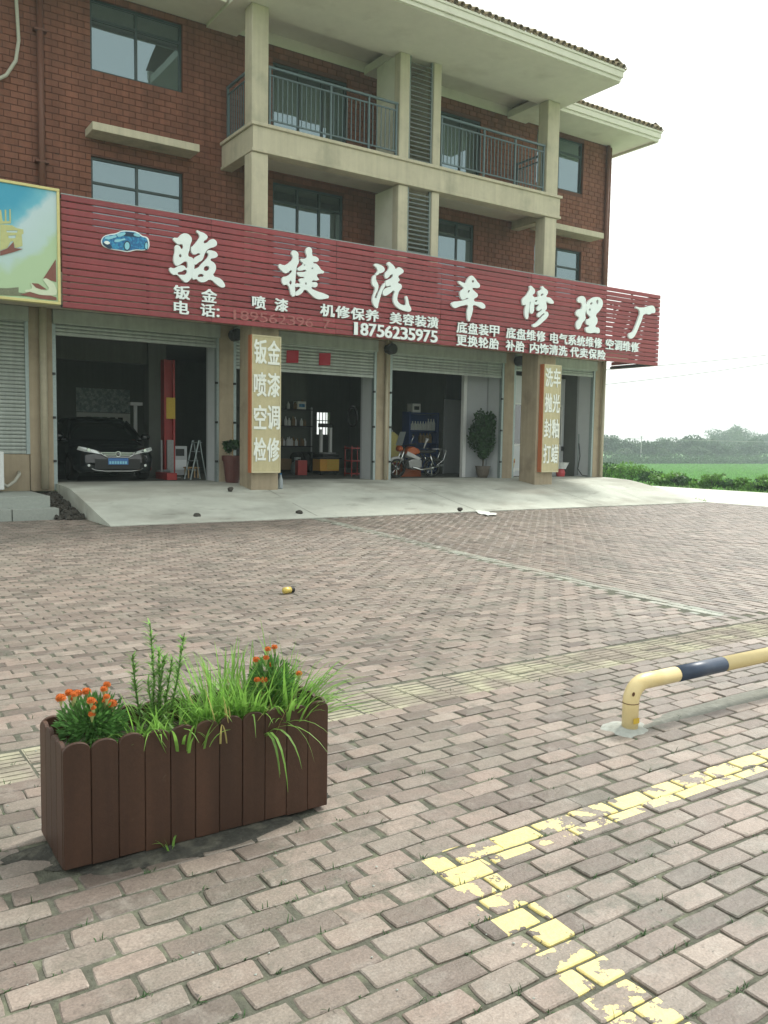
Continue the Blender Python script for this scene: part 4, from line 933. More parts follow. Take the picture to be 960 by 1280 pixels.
box_thing('wall_cabinet', 'dark workshop cabinet with white doors behind the sedan', 'cabinet', 4.5, 6.2, 26.9, 27.6, FZ0, 2.3, 'dark_plastic', (('door', 'white_panel', 4.62, 5.2, 26.87, 26.898, 1.6, 2.25), ('door', 'grey_panel', 5.5, 6.1, 26.87, 26.898, 1.6, 2.2)))
t = box_thing('wall_chart', 'parts chart poster on the back wall above the sedan', 'poster', 7.0, 8.7, 27.86, 27.895, 2.35, 3.1, 'poster_print', (('caption_strip', 'paper_white', 7.0, 8.7, 27.856, 27.858, 1.95, 2.33),), bev=0)
for i in range(5): MB().box(7.3+i*.25, 7.46+i*.25, 27.85, 27.8555, 2.05, 2.2).build('caption_mark', 'black', t)
box_thing('coolant_machine', 'grey service machine on castors right of the red lift mast', 'machine', 7.62, 7.98, 20.9, 21.3, FZ0+.06, 1.35, 'grey_panel', (('screen', 'dark_plastic', 7.68, 7.9, 20.885, 20.899, 1.1, 1.28), ('drawer', 'white_panel', 7.65, 7.95, 20.888, 20.899, .75, 1.0), ('castor', 'rubber', 7.64, 7.70, 20.92, 20.98, FZ0, FZ0+.06), ('castor', 'rubber', 7.90, 7.96, 20.92, 20.98, FZ0, FZ0+.06)))
t = thing('stool', 'small wooden stool on the floor of the left bay', 'stool', (8.0, 20.6, FZ0)); MB().box(7.82, 8.14, 20.45, 20.75, .80, .83).build('seat', 'wood', t)
for x in (7.84, 8.09):
    for y in (20.47, 20.70): MB().box(x, x+.03, y, y+.03, FZ0, .799).build('leg', 'wood', t)
t = thing('step_ladder', 'folding aluminium step ladder just inside the left bay', 'ladder', (7.75, 19.75, FZ0))
for y in (19.55, 19.95): MB().tube([(7.55, y, FZ0), (7.76, y, 1.5)], .018, 6).build('rail', 'galv', t); MB().tube([(7.95, y, FZ0), (7.78, y, 1.5)], .015, 6).build('rear_leg', 'galv', t)
for k in range(4): MB().box(7.58+.05*k, 7.70+.05*k, 19.56, 19.94, .78+.22*k, .80+.22*k).build('step', 'galv', t)
# second bay: shelving with bottles, yellow trolley, red trolley, gas cylinder, tyre machine
t = thing('shelf_rack', 'dark shelving rack full of bottles at the back of the second bay', 'shelf', (12.0, 24.1, FZ0))
for z in (FZ0+.05, 1.35, 1.98, 2.50): MB().box(10.9, 13.28, 23.85, 24.28, z, z+.03).build('shelf', 'dark_plastic', t)
for x in (10.92, 12.1, 13.24): MB().box(x-.02, x+.02, 23.86, 23.90, FZ0, 2.6).build('upright', 'steel', t)
bt = MB().lathe([(.05, 0), (.052, .16), (.02, .22), (.02, .26)], (0, 0, 0), 10).mesh('bottle', 'bottle_white'); b2_ = MB().lathe([(.06, 0), (.06, .18), (.03, .22), (.03, .25)], (0, 0, 0), 8).mesh('bottle', 'cardboard')
r_ = random.Random(11)
for z, n_ in ((1.38, 15), (2.01, 9), (2.53, 5)):
    for i in range(n_):
        o_ = inst('bottle', bt if r_.random() < .6 else b2_, None, (11.95 + i*1.25/n_ + r_.uniform(-.02, .02), 24.05 + r_.uniform(-.1, .1), z), (0, 0, 0), (1, 1, r_.uniform(.8, 1.25)))
        tag(o_, ['bottle on the middle shelf of the dark rack', 'bottle on the upper shelf of the dark rack', 'bottle on the top board of the dark rack'][(1.38, 2.01, 2.53).index(z)], 'bottle', ['bottles on the middle rack shelf', 'bottles on the upper rack shelf', 'bottles on the top rack board'][(1.38, 2.01, 2.53).index(z)])
t = box_thing('tool_trolley', 'orange-yellow tool trolley with drawers in the second bay', 'trolley', 12.22, 12.86, 21.5, 21.95, FZ0+.12, 1.02, 'cabinet_orange', (('worktop', 'dark_plastic', 12.19, 12.92, 21.46, 21.98, 1.022, 1.06),))
for k in range(4): MB().box(12.44, 12.84, 21.48, 21.498, .72+.075*k, .78+.075*k).build('drawer', 'label_yellow', t)
for x in (12.26, 12.76): MB().box(x, x+.06, 21.52, 21.6, FZ0, FZ0+.118).build('castor', 'rubber', t)
t = thing('parts_cart', 'red two-tier cart at the right side of the second bay', 'cart', (12.8, 20.6, FZ0))
for z in (.62, .98, 1.34): MB().box(12.6, 13.05, 20.4, 20.8, z, z+.03).build('tray', 'lift_red', t)
for x in (12.61, 13.02):
    for y in (20.41, 20.77): MB().box(x, x+.02, y, y+.02, FZ0, 1.42).build('post', 'lift_red', t)
t = thing('gas_cylinder', 'squat grey gas cylinder on the floor below the bottle rack', 'gas cylinder', (11.8, 22.1, FZ0))
MB().lathe([(.12, 0), (.19, .04), (.2, .25), (.14, .36), (.05, .4)], (11.8, 22.1, FZ0), 18).build('tank', 'galv', t, smooth=True); MB().lathe([(.09, .38), (.1, .5)], (11.8, 22.1, FZ0), 14).build('collar', 'galv', t)
t = thing('tyre_machine', 'white-armed tyre changing machine before the rear window of the second bay', 'machine', (13.1, 22.6, FZ0))
MB().box(12.8, 13.4, 22.4, 23.0, FZ0, 1.15).build('base', 'dark_plastic', t, bevel=.03); MB().lathe([(.26, 0), (.26, .04)], (13.1, 22.6, 1.16), 18).build('turntable', 'steel', t)
for x, z in ((12.97, 1.9), (13.3, 1.96)): MB().box(x-.04, x+.04, 22.75, 22.83, 1.2, z).build('arm', 'white_trim', t)
MB().box(12.9, 13.36, 22.73, 22.85, 1.962, 2.08).build('head', 'dark_plastic', t)
ty = MB().lathe([(.20, -.09), (.30, -.10), (.325, -.06), (.325, .06), (.30, .10), (.20, .09)], (0, 0, 0), 22, 'z').mesh('tyre', 'rubber')
TYL = ['bottom tyre of the stack left in the second bay', 'second tyre from the floor in the second bay stack', 'third tyre from the floor in the second bay stack', 'top tyre of the stack left in the second bay']
for k in range(4): tag(inst('tyre', ty, None, (10.85 + .02*(k % 2), 22.6, FZ0 + .10 + .2*k)), TYL[k], 'tyre', 'tyres stacked in the second bay')
for k in range(3): tag(inst('tyre', ty, None, (12.55 + .23*k, 23.55, FZ0 + .325), (0, R(90), 0)), ['leftmost', 'middle', 'rightmost'][k] + ' of three tyres standing behind the orange trolley', 'tyre', 'tyres standing behind the trolley')
box_thing('carton', 'brown carton on the floor under the bottle rack', 'carton', 11.95, 12.4, 23.6, 24.0, FZ0+.081, .98, 'cardboard', (('flap', 'cardboard', 11.9, 12.1, 23.58, 24.0, .981, .99),))
box_thing('carton', 'pale carton on the top board of the dark rack', 'carton', 12.75, 13.05, 23.9, 24.2, 2.531, 2.78, 'paper_white', (('print', 'bluecar', 12.8, 13.0, 23.89, 23.899, 2.6, 2.7),))
box_thing('oil_drum_box', 'red jerry can beside the orange trolley', 'jerry can', 11.55, 11.85, 21.6, 21.78, FZ0, .98, 'lift_red', (('cap', 'dark_plastic', 11.6, 11.66, 21.66, 21.72, .981, 1.02),))
t = thing('hose_reel', 'coiled black air hose hanging in the second bay', 'hose', (12.28, 19.5, 2.3)); b = MB()
for k in range(4): b.tube([(12.14 - .012*k, 19.6 + .22*math.cos(a*math.pi/10), 2.2 + .26*math.sin(a*math.pi/10)) for a in range(21)], .016, 6, False)
b.build('coil', 'rubber', t); MB().box(12.10, 12.19, 19.56, 19.64, 2.42, 2.5).build('hook', 'steel', t)
box_thing('jack', 'red trolley jack on the floor of the left bay', 'jack', 6.95, 7.2, 19.5, 20.3, FZ0, .72, 'lift_red', (('handle', 'steel', 7.05, 7.09, 20.2, 20.24, .721, 1.5),))
# third bay: motorcycle, raincoat, blue rack, partition door, potted tree
mt = thing('motorcycle', 'small orange and white motorcycle parked across the third bay', 'motorcycle', (14.2, 19.55, FZ0), R(4)); mt.scale = (1.02, 1, .90)
MX = lambda x: x - 14.2
def mtube(name, pts, r, mat, par=None): return MB().tube([(p[0], p[1], p[2]) for p in pts], r, 8).build(name, mat, par or mt, True, local=True)
for nm, x in (('front_wheel', -.66), ('rear_wheel', .60)):
    b = MB(); ring = [(x + .26*math.cos(a*math.pi/14), 0, .30 + .26*math.sin(a*math.pi/14)) for a in range(29)]; b.tube(ring, .042, 8, False); wh = b.build('wheel', 'rubber', mt, True, local=True)
    MB().lathe([(.05, -.06), (.05, .06)], (x, 0, .30), 12, 'y').build('hub', 'steel', wh, local=True)
    for k in range(8): a = k*math.pi/4; MB().tube([(x+.05*math.cos(a), 0, .3+.05*math.sin(a)), (x+.22*math.cos(a), 0, .3+.22*math.sin(a))], .006, 5).build('spoke', 'chrome', wh, local=True)
for s in (-.075, .075): mtube('fork', [(-.66, s, .30), (-.52, s, .70), (-.44, s, .95)], .022, 'chrome')
mtube('front_fender', [(-.92, 0, .50), (-.80, 0, .60), (-.64, 0, .62), (-.46, 0, .55)], .045, 'moto_white'); mtube('rear_fender', [(.45, 0, .60), (.68, 0, .63), (.90, 0, .52), (.98, 0, .36)], .04, 'dark_plastic')
mtube('handlebar', [(-.28, -.36, 1.06), (-.42, -.22, 1.02), (-.44, 0, .98), (-.42, .22, 1.02), (-.28, .36, 1.06)], .013, 'dark_plastic')
MB().lathe([(.03, -.10), (.09, -.08), (.10, 0), (.06, .07)], (-.56, 0, .90), 14, 'x').build('headlamp', 'moto_orange', mt, True, local=True)
b = MB(); b.prism([(-.42, .74), (-.36, .92), (-.18, .97), (.02, .90), (.10, .78), (-.10, .70)], 'y', -.13, .13); b.build('fuel_tank', 'moto_orange', mt, bevel=.04, local=True)
b = MB(); b.prism([(-.45, .70), (-.40, .82), (-.15, .72), (.10, .60), (-.02, .55)], 'y', -.15, -.131); b.prism([(-.45, .70), (-.40, .82), (-.15, .72), (.10, .60), (-.02, .55)], 'y', .131, .15); b.build('side_fairing', 'moto_white', mt, bevel=.006, local=True)
b = MB(); b.prism([(.02, .84), (.10, .87), (.40, .84), (.62, .88), (.66, .80), (.40, .76), (.10, .76)], 'y', -.13, .13); b.build('seat', 'dark_plastic', mt, bevel=.03, local=True)
b = MB(); b.prism([(-.30, .30), (-.34, .52), (-.10, .62), (.14, .56), (.16, .32), (-.08, .24)], 'y', -.12, .12); b.build('engine', 'steel', mt, bevel=.03, local=True)
mtube('frame', [(-.44, 0, .92), (-.38, 0, .55), (-.25, 0, .28), (.15, 0, .26), (.30, 0, .55), (.10, 0, .80)], .022, 'dark_plastic'); mtube('exhaust', [(-.2, -.13, .34), (.05, -.16, .25), (.35, -.17, .28), (.88, -.18, .40)], .035, 'chrome')
for s in (-.13, .13): mtube('shock', [(.56, s, .34), (.42, s, .74)], .022, 'chrome'); mtube('rack', [(.50, s, .90), (.98, s, .90), (1.02, s, .84), (.92, s, .55), (.62, s, .34)], .010, 'chrome'); mtube('mirror_stem', [(-.36, s*1.6, 1.02), (-.33, s*2.2, 1.26)], .007, 'chrome'); MB().lathe([(.02, -.01), (.055, 0), (.02, .012)], (-.33, s*2.2, 1.30), 12, 'x').build('mirror', 'chrome', mt, local=True)
b = MB(); 
for x in (.55, .70, .85, .96): b.tube([(x, -.13, .90), (x, .13, .90)], .008, 5)
b.build('rack_bars', 'chrome', mt, local=True); mtube('tail_bag', [(.30, 0, .92), (.36, 0, 1.10), (.42, 0, 1.22)], [.02, .025, .05], 'moto_white')
MB().add([(-.60, -.15, 1.0), (-.60, .15, 1.0), (-.46, .13, 1.42), (-.46, -.13, 1.42)], [(0,1,2,3)]).build('windscreen', 'bottle_clear', mt, local=True)
box_thing('crate', 'orange-red plastic crate on the floor behind the motorcycle', 'crate', 14.0, 14.7, 19.95, 20.35, FZ0, .92, 'moto_orange', (('rim', 'bag_red', 13.98, 14.72, 19.93, 20.37, .921, .96),))
t = thing('raincoat_stand', 'olive raincoat hanging on a stand behind the motorcycle front wheel', 'raincoat', (14.1, 20.6, FZ0))
MB().tube([(14.12, 20.62, FZ0), (14.12, 20.62, 1.9)], .02, 6).build('pole', 'steel', t); MB().lathe([(.25, 0), (.25, .02)], (14.12, 20.62, FZ0), 12).build('base', 'steel', t)
b = MB(); n_ = 16
for k, (rx, z) in enumerate(((.06, 1.84), (.20, 1.74), (.24, 1.5), (.25, 1.2), (.29, .88))):
    for i in range(n_): a = 2*math.pi*i/n_; q = 1 + .10*math.sin(5*a + k); b.v.append((14.12+rx*q*math.cos(a), 20.62+rx*.5*q*math.sin(a), z))
for k in range(4):
    for i in range(n_): a = k*n_+i; c = k*n_+(i+1) % n_; b.f.append((a, c, c+n_, a+n_))
b.build('coat', 'raincoat', t, True)
rk = thing('blue_rack', 'blue display rack with white bottles behind the motorcycle', 'shelf', (16.4, 22.3, FZ0))
for x in (15.78, 16.90): MB().box(x-.03, x+.03, 22.05, 22.45, FZ0, 2.52).build('side_panel', 'rack_blue', rk)
for z in (.62, 1.10, 1.50, 1.90, 2.46): MB().box(15.812, 16.868, 22.05, 22.45, z, z+.04).build('shelf', 'rack_blue', rk)
MB().box(15.812, 16.868, 22.452, 22.47, FZ0, 2.52).build('back_panel', 'rack_blue', rk)
for i in range(10):
    big = i > 6; o_ = inst('bottle', bt, None, (15.88 + i*.105, 22.2, 1.94), (0, 0, 0), (.95, .95, 1.45 if big else 1.1)); tag(o_, 'tall white bottle at the right of the blue rack shelf' if big else 'white bottle in the row on the blue rack shelf', 'bottle', 'tall bottles on the blue rack' if big else 'bottles in a row on the blue rack')
for i in range(4): tag(inst('bottle', b2_, None, (16.3 + i*.13, 22.2, 1.54), (0, 0, 0), (1, 1, 1.2)), 'brown bottle on the lower shelf of the blue rack', 'bottle', 'brown bottles on the blue rack')
box_thing('carton', 'white carton standing on top of the blue rack', 'carton', 15.9, 16.22, 22.1, 22.4, 2.501, 2.78, 'paper_white', (('print', 'dark_plastic', 15.96, 16.16, 22.09, 22.099, 2.58, 2.70),))
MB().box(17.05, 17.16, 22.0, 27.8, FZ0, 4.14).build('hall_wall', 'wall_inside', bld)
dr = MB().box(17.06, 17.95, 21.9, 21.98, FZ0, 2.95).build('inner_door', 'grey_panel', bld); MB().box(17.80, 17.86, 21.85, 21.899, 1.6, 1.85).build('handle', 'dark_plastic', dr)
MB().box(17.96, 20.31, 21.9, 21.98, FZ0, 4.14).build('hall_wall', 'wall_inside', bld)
pn = MB().box(15.80, 15.92, 19.42, 19.54, FZ0, 3.6).build('panel_post', 'white_trim', bld); MB().add([(15.93, 19.5, FZ0), (16.56, 19.28, FZ0), (16.56, 19.28, 3.55), (15.93, 19.5, 3.55)], [(0,1,2,3)]).build('side_panel', 'grey_panel', bld)
t = thing('potted_tree', 'dark green potted tree with dense oval crown at the third bay edge', 'potted tree', (16.2, 18.95, .55))
MB().lathe([(.13, 0), (.18, .12), (.21, .30), (.23, .34), (.2, .34), (.18, .29)], (16.2, 18.97, .553), 18).build('pot', 'pot_clay', t, True); MB().tube([(16.2, 18.97, .8), (16.22, 18.97, 1.3), (16.15, 18.96, 1.9)], [.03, .025, .015], 6).build('trunk', 'bark', t)
cr = crown((16.2, 18.97, 1.74), (.50, .42, .84), 5200, .10, 5, 'leaf_bush', 'crown', t, lobes=20)
# fourth bay: panel booth
bt_ = thing('panel_booth', 'white insulated panel booth with narrow windows in the fourth bay', 'booth', (19, 19.9, .55))
b = MB(); wall_boxes(b, 19.80, 19.88, 16.98, 20.30, .557, 3.66, [(17.92, 18.50, 1.55, 2.77), (19.82, 20.14, 1.55, 2.77)]); b.build('panel', 'white_panel', bt_)
for x0, x1 in ((17.92, 18.50), (19.82, 20.14)):
    f_ = MB(); f_.box(x0-.05, x1+.05, 19.77, 19.799, 2.77, 2.82); f_.box(x0-.05, x1+.05, 19.77, 19.799, 1.50, 1.55); f_.box(x0-.05, x0, 19.771, 19.799, 1.551, 2.769); f_.box(x1, x1+.05, 19.771, 19.799, 1.551, 2.769); fr_ = f_.build('window_frame', 'white_trim', bt_)
    MB().add([(x0, 19.84, 1.55), (x1, 19.84, 1.55), (x1, 19.84, 2.77), (x0, 19.84, 2.77)], [(0,1,2,3)]).build('pane', 'car_glass', fr_)
MB().box(17.0, 18.9, 19.76, 19.798, .72, .80).build('skirting', 'white_trim', bt_); MB().box(19.3, 19.34, 19.785, 19.799, .6, 3.6).build('joint', 'galv', bt_); MB().box(20.2, 20.26, 19.74, 19.798, 1.35, 1.5).build('latch', 'dark_plastic', bt_)
def bucket(x, y, z, label, mat, lidmat, s=1):
    t = thing('bucket', label, 'bucket', (x, y, z)); MB().lathe([(.10*s, 0), (.13*s, .26*s), (.135*s, .27*s), (.12*s, .27*s), (.1*s, .2*s)], (x, y, z), 16).build('shell', mat, t); MB().lathe([(.132*s, .10*s), (.136*s, .17*s)], (x, y, z+.05), 16).build('label', lidmat, t)
bucket(17.62, 19.35, .555, 'lower white bucket under the yellow one beside the right pillar', 'bottle_white', 'paper_white'); bucket(17.62, 19.35, .832, 'yellow and orange bucket stacked on a white one beside the right pillar', 'label_yellow', 'moto_orange')
t = thing('wash_basin', 'white basin with red cloths on the floor of the fourth bay', 'basin', (19.5, 19.1, .56)); MB().lathe([(.16, 0), (.24, .18), (.26, .2), (.22, .2), (.15, .06)], (19.5, 19.1, .80), 16).build('basin', 'bottle_white', t); MB().lathe([(.12, 0), (.15, .12), (.10, .24)], (19.5, 19.1, .56), 10).build('stand', 'bag_red', t)
pipe('service_pipe', [(20.25, 19.1, .6), (20.25, 19.1, 1.9)], .018, 'galv'); pipe('service_hose', [(20.22, 19.05, 1.6), (20.18, 18.95, 1.2), (20.05, 18.9, .8), (20.15, 18.8, .6), (20.3, 18.7, .58)], .014, 'dark_plastic')
# plant pot and bottle by the left pillar
t = thing('plant_pot', 'brown tapered plant pot with a small green plant beside the left pillar', 'plant pot', (8.05, 18.25, .545))
MB().lathe([(.15, 0), (.21, .50), (.235, .50), (.24, .62), (.21, .62), (.2, .55)], (8.05, 18.25, .545), 20).build('pot', 'pot_brown', t); MB().lathe([(.2, 0), (.1, .03)], (8.05, 18.25, 1.10), 14).build('soil', 'soil', t)
crown((8.0, 18.25, 1.36), (.26, .24, .24), 260, .13, 21, 'leaf_bush', 'foliage', t, lobes=6); MB().tube([(8.06, 18.25, 1.1), (8.07, 18.25, 1.9)], .012, 6).build('cane', 'wood', t)
t = thing('water_bottle', 'clear plastic water bottle standing at the foot of the left pillar', 'bottle', (8.70, 17.05, .44)); MB().lathe([(.045, 0), (.05, .02), (.05, .2), (.02, .28), (.02, .31)], (8.70, 17.08, .458), 12).build('shell', 'bottle_clear', t, True); MB().lathe([(.022, 0), (.022, .03)], (8.70, 17.08, .77), 10).build('cap', 'bluecar', t)
t = thing('outdoor_unit', 'grey air conditioner outdoor unit on the porch at the left edge', 'air conditioner', (2.7, 18.2, .42)); MB().box(2.25, 3.14, 18.02, 18.4, .47, 1.22).build('casing', 'bottle_white', t, bevel=.015); MB().lathe([(.27, -.01), (.27, 0)], (2.62, 18.018, .86), 24, 'y').build('fan_grille', 'dark_plastic', t)
for x in (2.32, 3.0): MB().box(x, x+.06, 18.02, 18.4, .415, .47).build('foot', 'dark_plastic', t)
pipe('drain_hose', [(3.14, 18.3, .6), (3.25, 18.36, .52), (3.4, 18.4, .62), (3.5, 18.45, .76), (3.52, 18.62, .80)], .032, 'conduit')
for i, (x, y, s, lb) in enumerate(((374, 641, .07, 'small dark stone on the ramp below the left pillar'), (575, 637, .06, 'small dark stone at the ramp edge right of centre'), (246, 645, .07, 'small dark stone on the ramp before the sedan'), (288, 612, .07, 'dark clod on the ramp beside the left pillar'))):
    q = ony(x, y, 15.1 if i < 3 else 16.9); zz = .07 if i < 3 else .44; c_ = Vector((q.x, q.y, max(q.z, zz)))
    if i < 3: c_ = onz(x, y, .09)
    b = MB(); rr = random.Random(i); n_ = 9
    b.lathe([(s*.5, -.04), (s, 0), (s*.9, s*.5), (s*.4, s*.8)], c_, n_); b.v = [(a+rr.uniform(-.015, .015), d_+rr.uniform(-.015, .015), e_) for a, d_, e_ in b.v]; tag(b.build('stone', 'debris'), lb, 'stone')
# crumpled white sheet at the ramp foot
b = MB(); A, Bq = Vector((12.42, 14.62)), Vector((11.95, 13.62)); r_ = random.Random(5)
for i in range(9):
    for j in range(4):
        p_ = A.lerp(Bq, i/8); b.v.append((p_.x + (j-1.5)*.12*(1-.3*abs(i-4)/4) + r_.uniform(-.03, .03), p_.y + r_.uniform(-.03, .03), .012 + r_.uniform(0, .035)))
for i in range(8):
    for j in range(3): a = i*4+j; b.f.append((a, a+1, a+5, a+4))
tag(b.build('plastic_sheet', 'cloth_white', smooth=True), 'crumpled white plastic sheet lying on the bricks at the ramp foot', 'sheet')
cn = thing('drink_can', 'small gold and black drink can lying on the brick paving', 'can', (3.9, 7.47, .033), R(12))
MB().lathe([(.026, -.062), (.033, -.056), (.033, .02)], (0, 0, 0), 16, 'x').build('shell', 'can_gold', cn, True, local=True); MB().lathe([(.0335, .02), (.0335, .056), (.027, .062)], (0, 0, 0), 16, 'x').build('band', 'black', cn, local=True)

# ------------------------------------------------------------------ parking rail
rl = thing('parking_rail', 'cream parking stop rail with a navy band in front of the paving', 'rail', (4.7, 2.94, 0))
bend = [(3.58, 2.94, -.03), (3.58, 2.94, .15)] + [(3.68 - .10*math.cos(a*math.pi/12), 2.94, .15 + .10*math.sin(a*math.pi/12)) for a in range(1, 7)] + [(3.95, 2.94, .25)]
end = [(4.37, 2.94, .25), (6.0, 2.94, .25)] + [(6.1 - .10*math.cos(math.pi/2 + a*math.pi/12)*-1 - .10, 2.94, .15 + .10*math.cos(a*math.pi/12)) for a in range(0)] + [(6.08, 2.94, .22), (6.12, 2.94, .15), (6.12, 2.94, -.03)]
MB().tube(bend, .043, 18).build('pipe', 'paint_cream', rl, True); MB().tube(end, .043, 18).build('pipe', 'paint_cream', rl, True); MB().tube([(3.948, 2.94, .25), (4.372, 2.94, .25)], .0438, 18).build('navy_band', 'paint_navy', rl, True)
MB().tube([(3.58, 2.94, .147), (3.58, 2.94, .151)], .0442, 18).build('weld_seam', 'rust', rl, True); MB().add([(3.555, 2.897, .045), (3.60, 2.895, .045), (3.60, 2.895, .075), (3.555, 2.897, .075)], [(0,1,2,3)]).build('sticker', 'label_yellow', rl)
q = MB(); q.lathe([(.012, 0), (.004, .004)], (3.557, 2.905, .205), 8, 'y').build('rust_chip', 'rust', rl)
blob('footing', (3.58, 2.97), .135, .115, .022, 'cement', 4, rl)
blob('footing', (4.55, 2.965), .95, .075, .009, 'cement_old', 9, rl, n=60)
blob('footing', (6.12, 2.94), .16, .12, .024, 'cement', 6, rl)

# ------------------------------------------------------------------ planter
pt = thing('planter_box', 'dark brown wooden planter box with scalloped boards', 'planter', (1.2, 3.12, 0))
PX, PXE, PYF, PYB, PH = .68, 1.725, 2.945, 3.30, .455
def board(w_, th=.016, h=PH):
    pf = [(-w_/2, .012), (w_/2, .012), (w_/2, h-.032)] + [(w_/2*math.cos(a), h-.032+.032*math.sin(a)) for a in [math.pi*i/10 for i in range(1, 10)]] + [(-w_/2, h-.032)]
    return MB().prism(pf, 'y', 0, th).mesh('board', 'planter_board')
nb = 11; bw = (PXE-PX)/nb; bm1 = board(bw-.0022); bm2 = board((PYB-PYF-.034)/4-.002)
def mkboard(me, loc, rz):
    o_ = inst('board', me, pt, (loc[0], loc[1], loc[2] + random.uniform(-.003, .003)), (0, 0, rz + random.gauss(0, .004))); bv = o_.modifiers.new('bevel', 'BEVEL'); bv.width = .0022; bv.segments = 1; return o_
for i in range(nb):
    x = PX + bw*(i+.5); mkboard(bm1, (x, PYF + random.uniform(-.001, .001), 0), 0); mkboard(bm1, (x, PYB, 0), math.pi)
for i in range(4):
    y = PYF + .018 + (PYB-PYF-.036)*(i+.5)/4; mkboard(bm2, (PX, y, 0), -math.pi/2); mkboard(bm2, (PXE, y, 0), math.pi/2)
b = MB()
for i in range(25):
    for j in range(9): b.v.append((PX+.02+(PXE-PX-.04)*i/24, PYF+.02+(PYB-PYF-.04)*j/8, .365 + random.uniform(-.012, .014)))
for i in range(24):
    for j in range(8): a = i*9+j; b.f.append((a, a+9, a+10, a+1))
b.build('soil', 'soil', pt, True)
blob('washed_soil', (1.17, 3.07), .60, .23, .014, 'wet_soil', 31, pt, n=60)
SZ = .37
def grass_tuft(x, y, n, lmin, lmax, spread, label, seed, lean=(0, 0), wid=.0055, up=1.0, droop=1.1, mat='leaf_grass', z=SZ):
    r = random.Random(seed); b = MB()
    for i in range(n):
        a = r.uniform(0, 2*math.pi); rr = r.random()**.5*spread; d_ = (math.cos(a)*r.uniform(.15, .75) + lean[0], math.sin(a)*r.uniform(.15, .6) + lean[1], up)
        blade_strip(b, (x + rr*math.cos(a), y + .7*rr*math.sin(a), z - .01), d_, r.uniform(lmin, lmax), wid*r.uniform(.6, 1.3), r.uniform(.5, 1.6)*droop, 6)
    return tag(b.build('grass_tuft', mat), label, 'grass', 'grass growing in the planter')
grass_tuft(1.28, 3.10, 130, .14, .32, .10, 'bright green grass tuft in the middle of the planter', 41)
grass_tuft(1.44, 3.08, 150, .14, .34, .11, 'dense grass tuft left of the right marigold in the planter', 42)
grass_tuft(1.63, 3.10, 80, .16, .38, .08, 'grass tuft spilling over the right end of the planter', 43, lean=(.35, 0))
grass_tuft(1.08, 3.07, 70, .10, .26, .12, 'low loose grass tuft left of the planter centre', 44, droop=1.8)
grass_tuft(1.44, 2.97, 9, .22, .34, .07, 'drooping grass blades hanging over the front boards of the planter', 45, lean=(0, -.55), up=.55, droop=2.6, wid=.006)
grass_tuft(1.55, 3.12, 4, .40, .52, .03, 'tall arching grass stalks standing above the right marigold', 46, wid=.006, droop=1.4)
grass_tuft(.96, 3.05, 40, .10, .22, .06, 'small grass tuft right of the left marigold', 47, droop=2.0)
grass_tuft(1.05, 2.925, 7, .04, .09, .02, 'tiny grass sprout at the foot of the front boards', 48, z=.012)
grass_tuft(1.72, 3.05, 16, .20, .36, .05, 'thin trailing grass reaching out past the right corner of the planter', 49, lean=(.9, -.1), up=.45, droop=.9, wid=.0035)
grass_tuft(1.36, 3.16, 90, .16, .36, .16, 'taller grass tuft along the back of the planter', 71, droop=1.0)
grass_tuft(1.34, 3.04, 26, .12, .28, .22, 'straw coloured dry blades mixed into the planter grass', 72, mat='leaf_dry', droop=1.0, wid=.0042)
grass_tuft(1.12, 3.0, 40, .08, .20, .14, 'short broad-bladed grass in the left middle of the planter', 73, wid=.007, droop=1.1)
grass_tuft(1.58, 3.02, 60, .12, .28, .10, 'broad-bladed grass at the front right of the planter', 74, wid=.007, droop=1.3)
def weed(x, y, hts, label, seed):
    r = random.Random(seed); t = thing('weed_plant', label, 'weed', (x, y, SZ))
    for i, (dx, dy, h) in enumerate(hts):
        p0 = Vector((x+dx*.4, y+dy*.4, SZ-.01)); p1 = Vector((x+dx, y+dy, SZ+h)); mid = p0.lerp(p1, .5) + Vector((r.uniform(-.015, .015), 0, 0))
        MB().tube([p0, mid, p1], [.004, .0035, .002], 5).build('stem', 'stem', t); b = MB()
        for k in range(int(h*330)):
            tt = r.random()**.8; p = p0.lerp(mid, tt*2) if tt < .5 else mid.lerp(p1, tt*2-1); a = r.uniform(0, 6.28)
            blade_strip(b, p, (math.cos(a), math.sin(a), r.uniform(.4, 1.2)), r.uniform(.026, .058)*(1.25-tt*.5), .0046, r.uniform(.2, 1), 3)
        tag(b.build('leaf_spray', 'leaf_weed', t), kind='stuff')
weed(1.06, 3.15, ((-.075, 0, .32), (.0, .02, .43), (.02, -.02, .33), (.13, 0, .38), (.09, .03, .27), (-.03, -.04, .22), (.05, .0, .30)), 'tall upright weed with narrow leaves in the planter', 51)
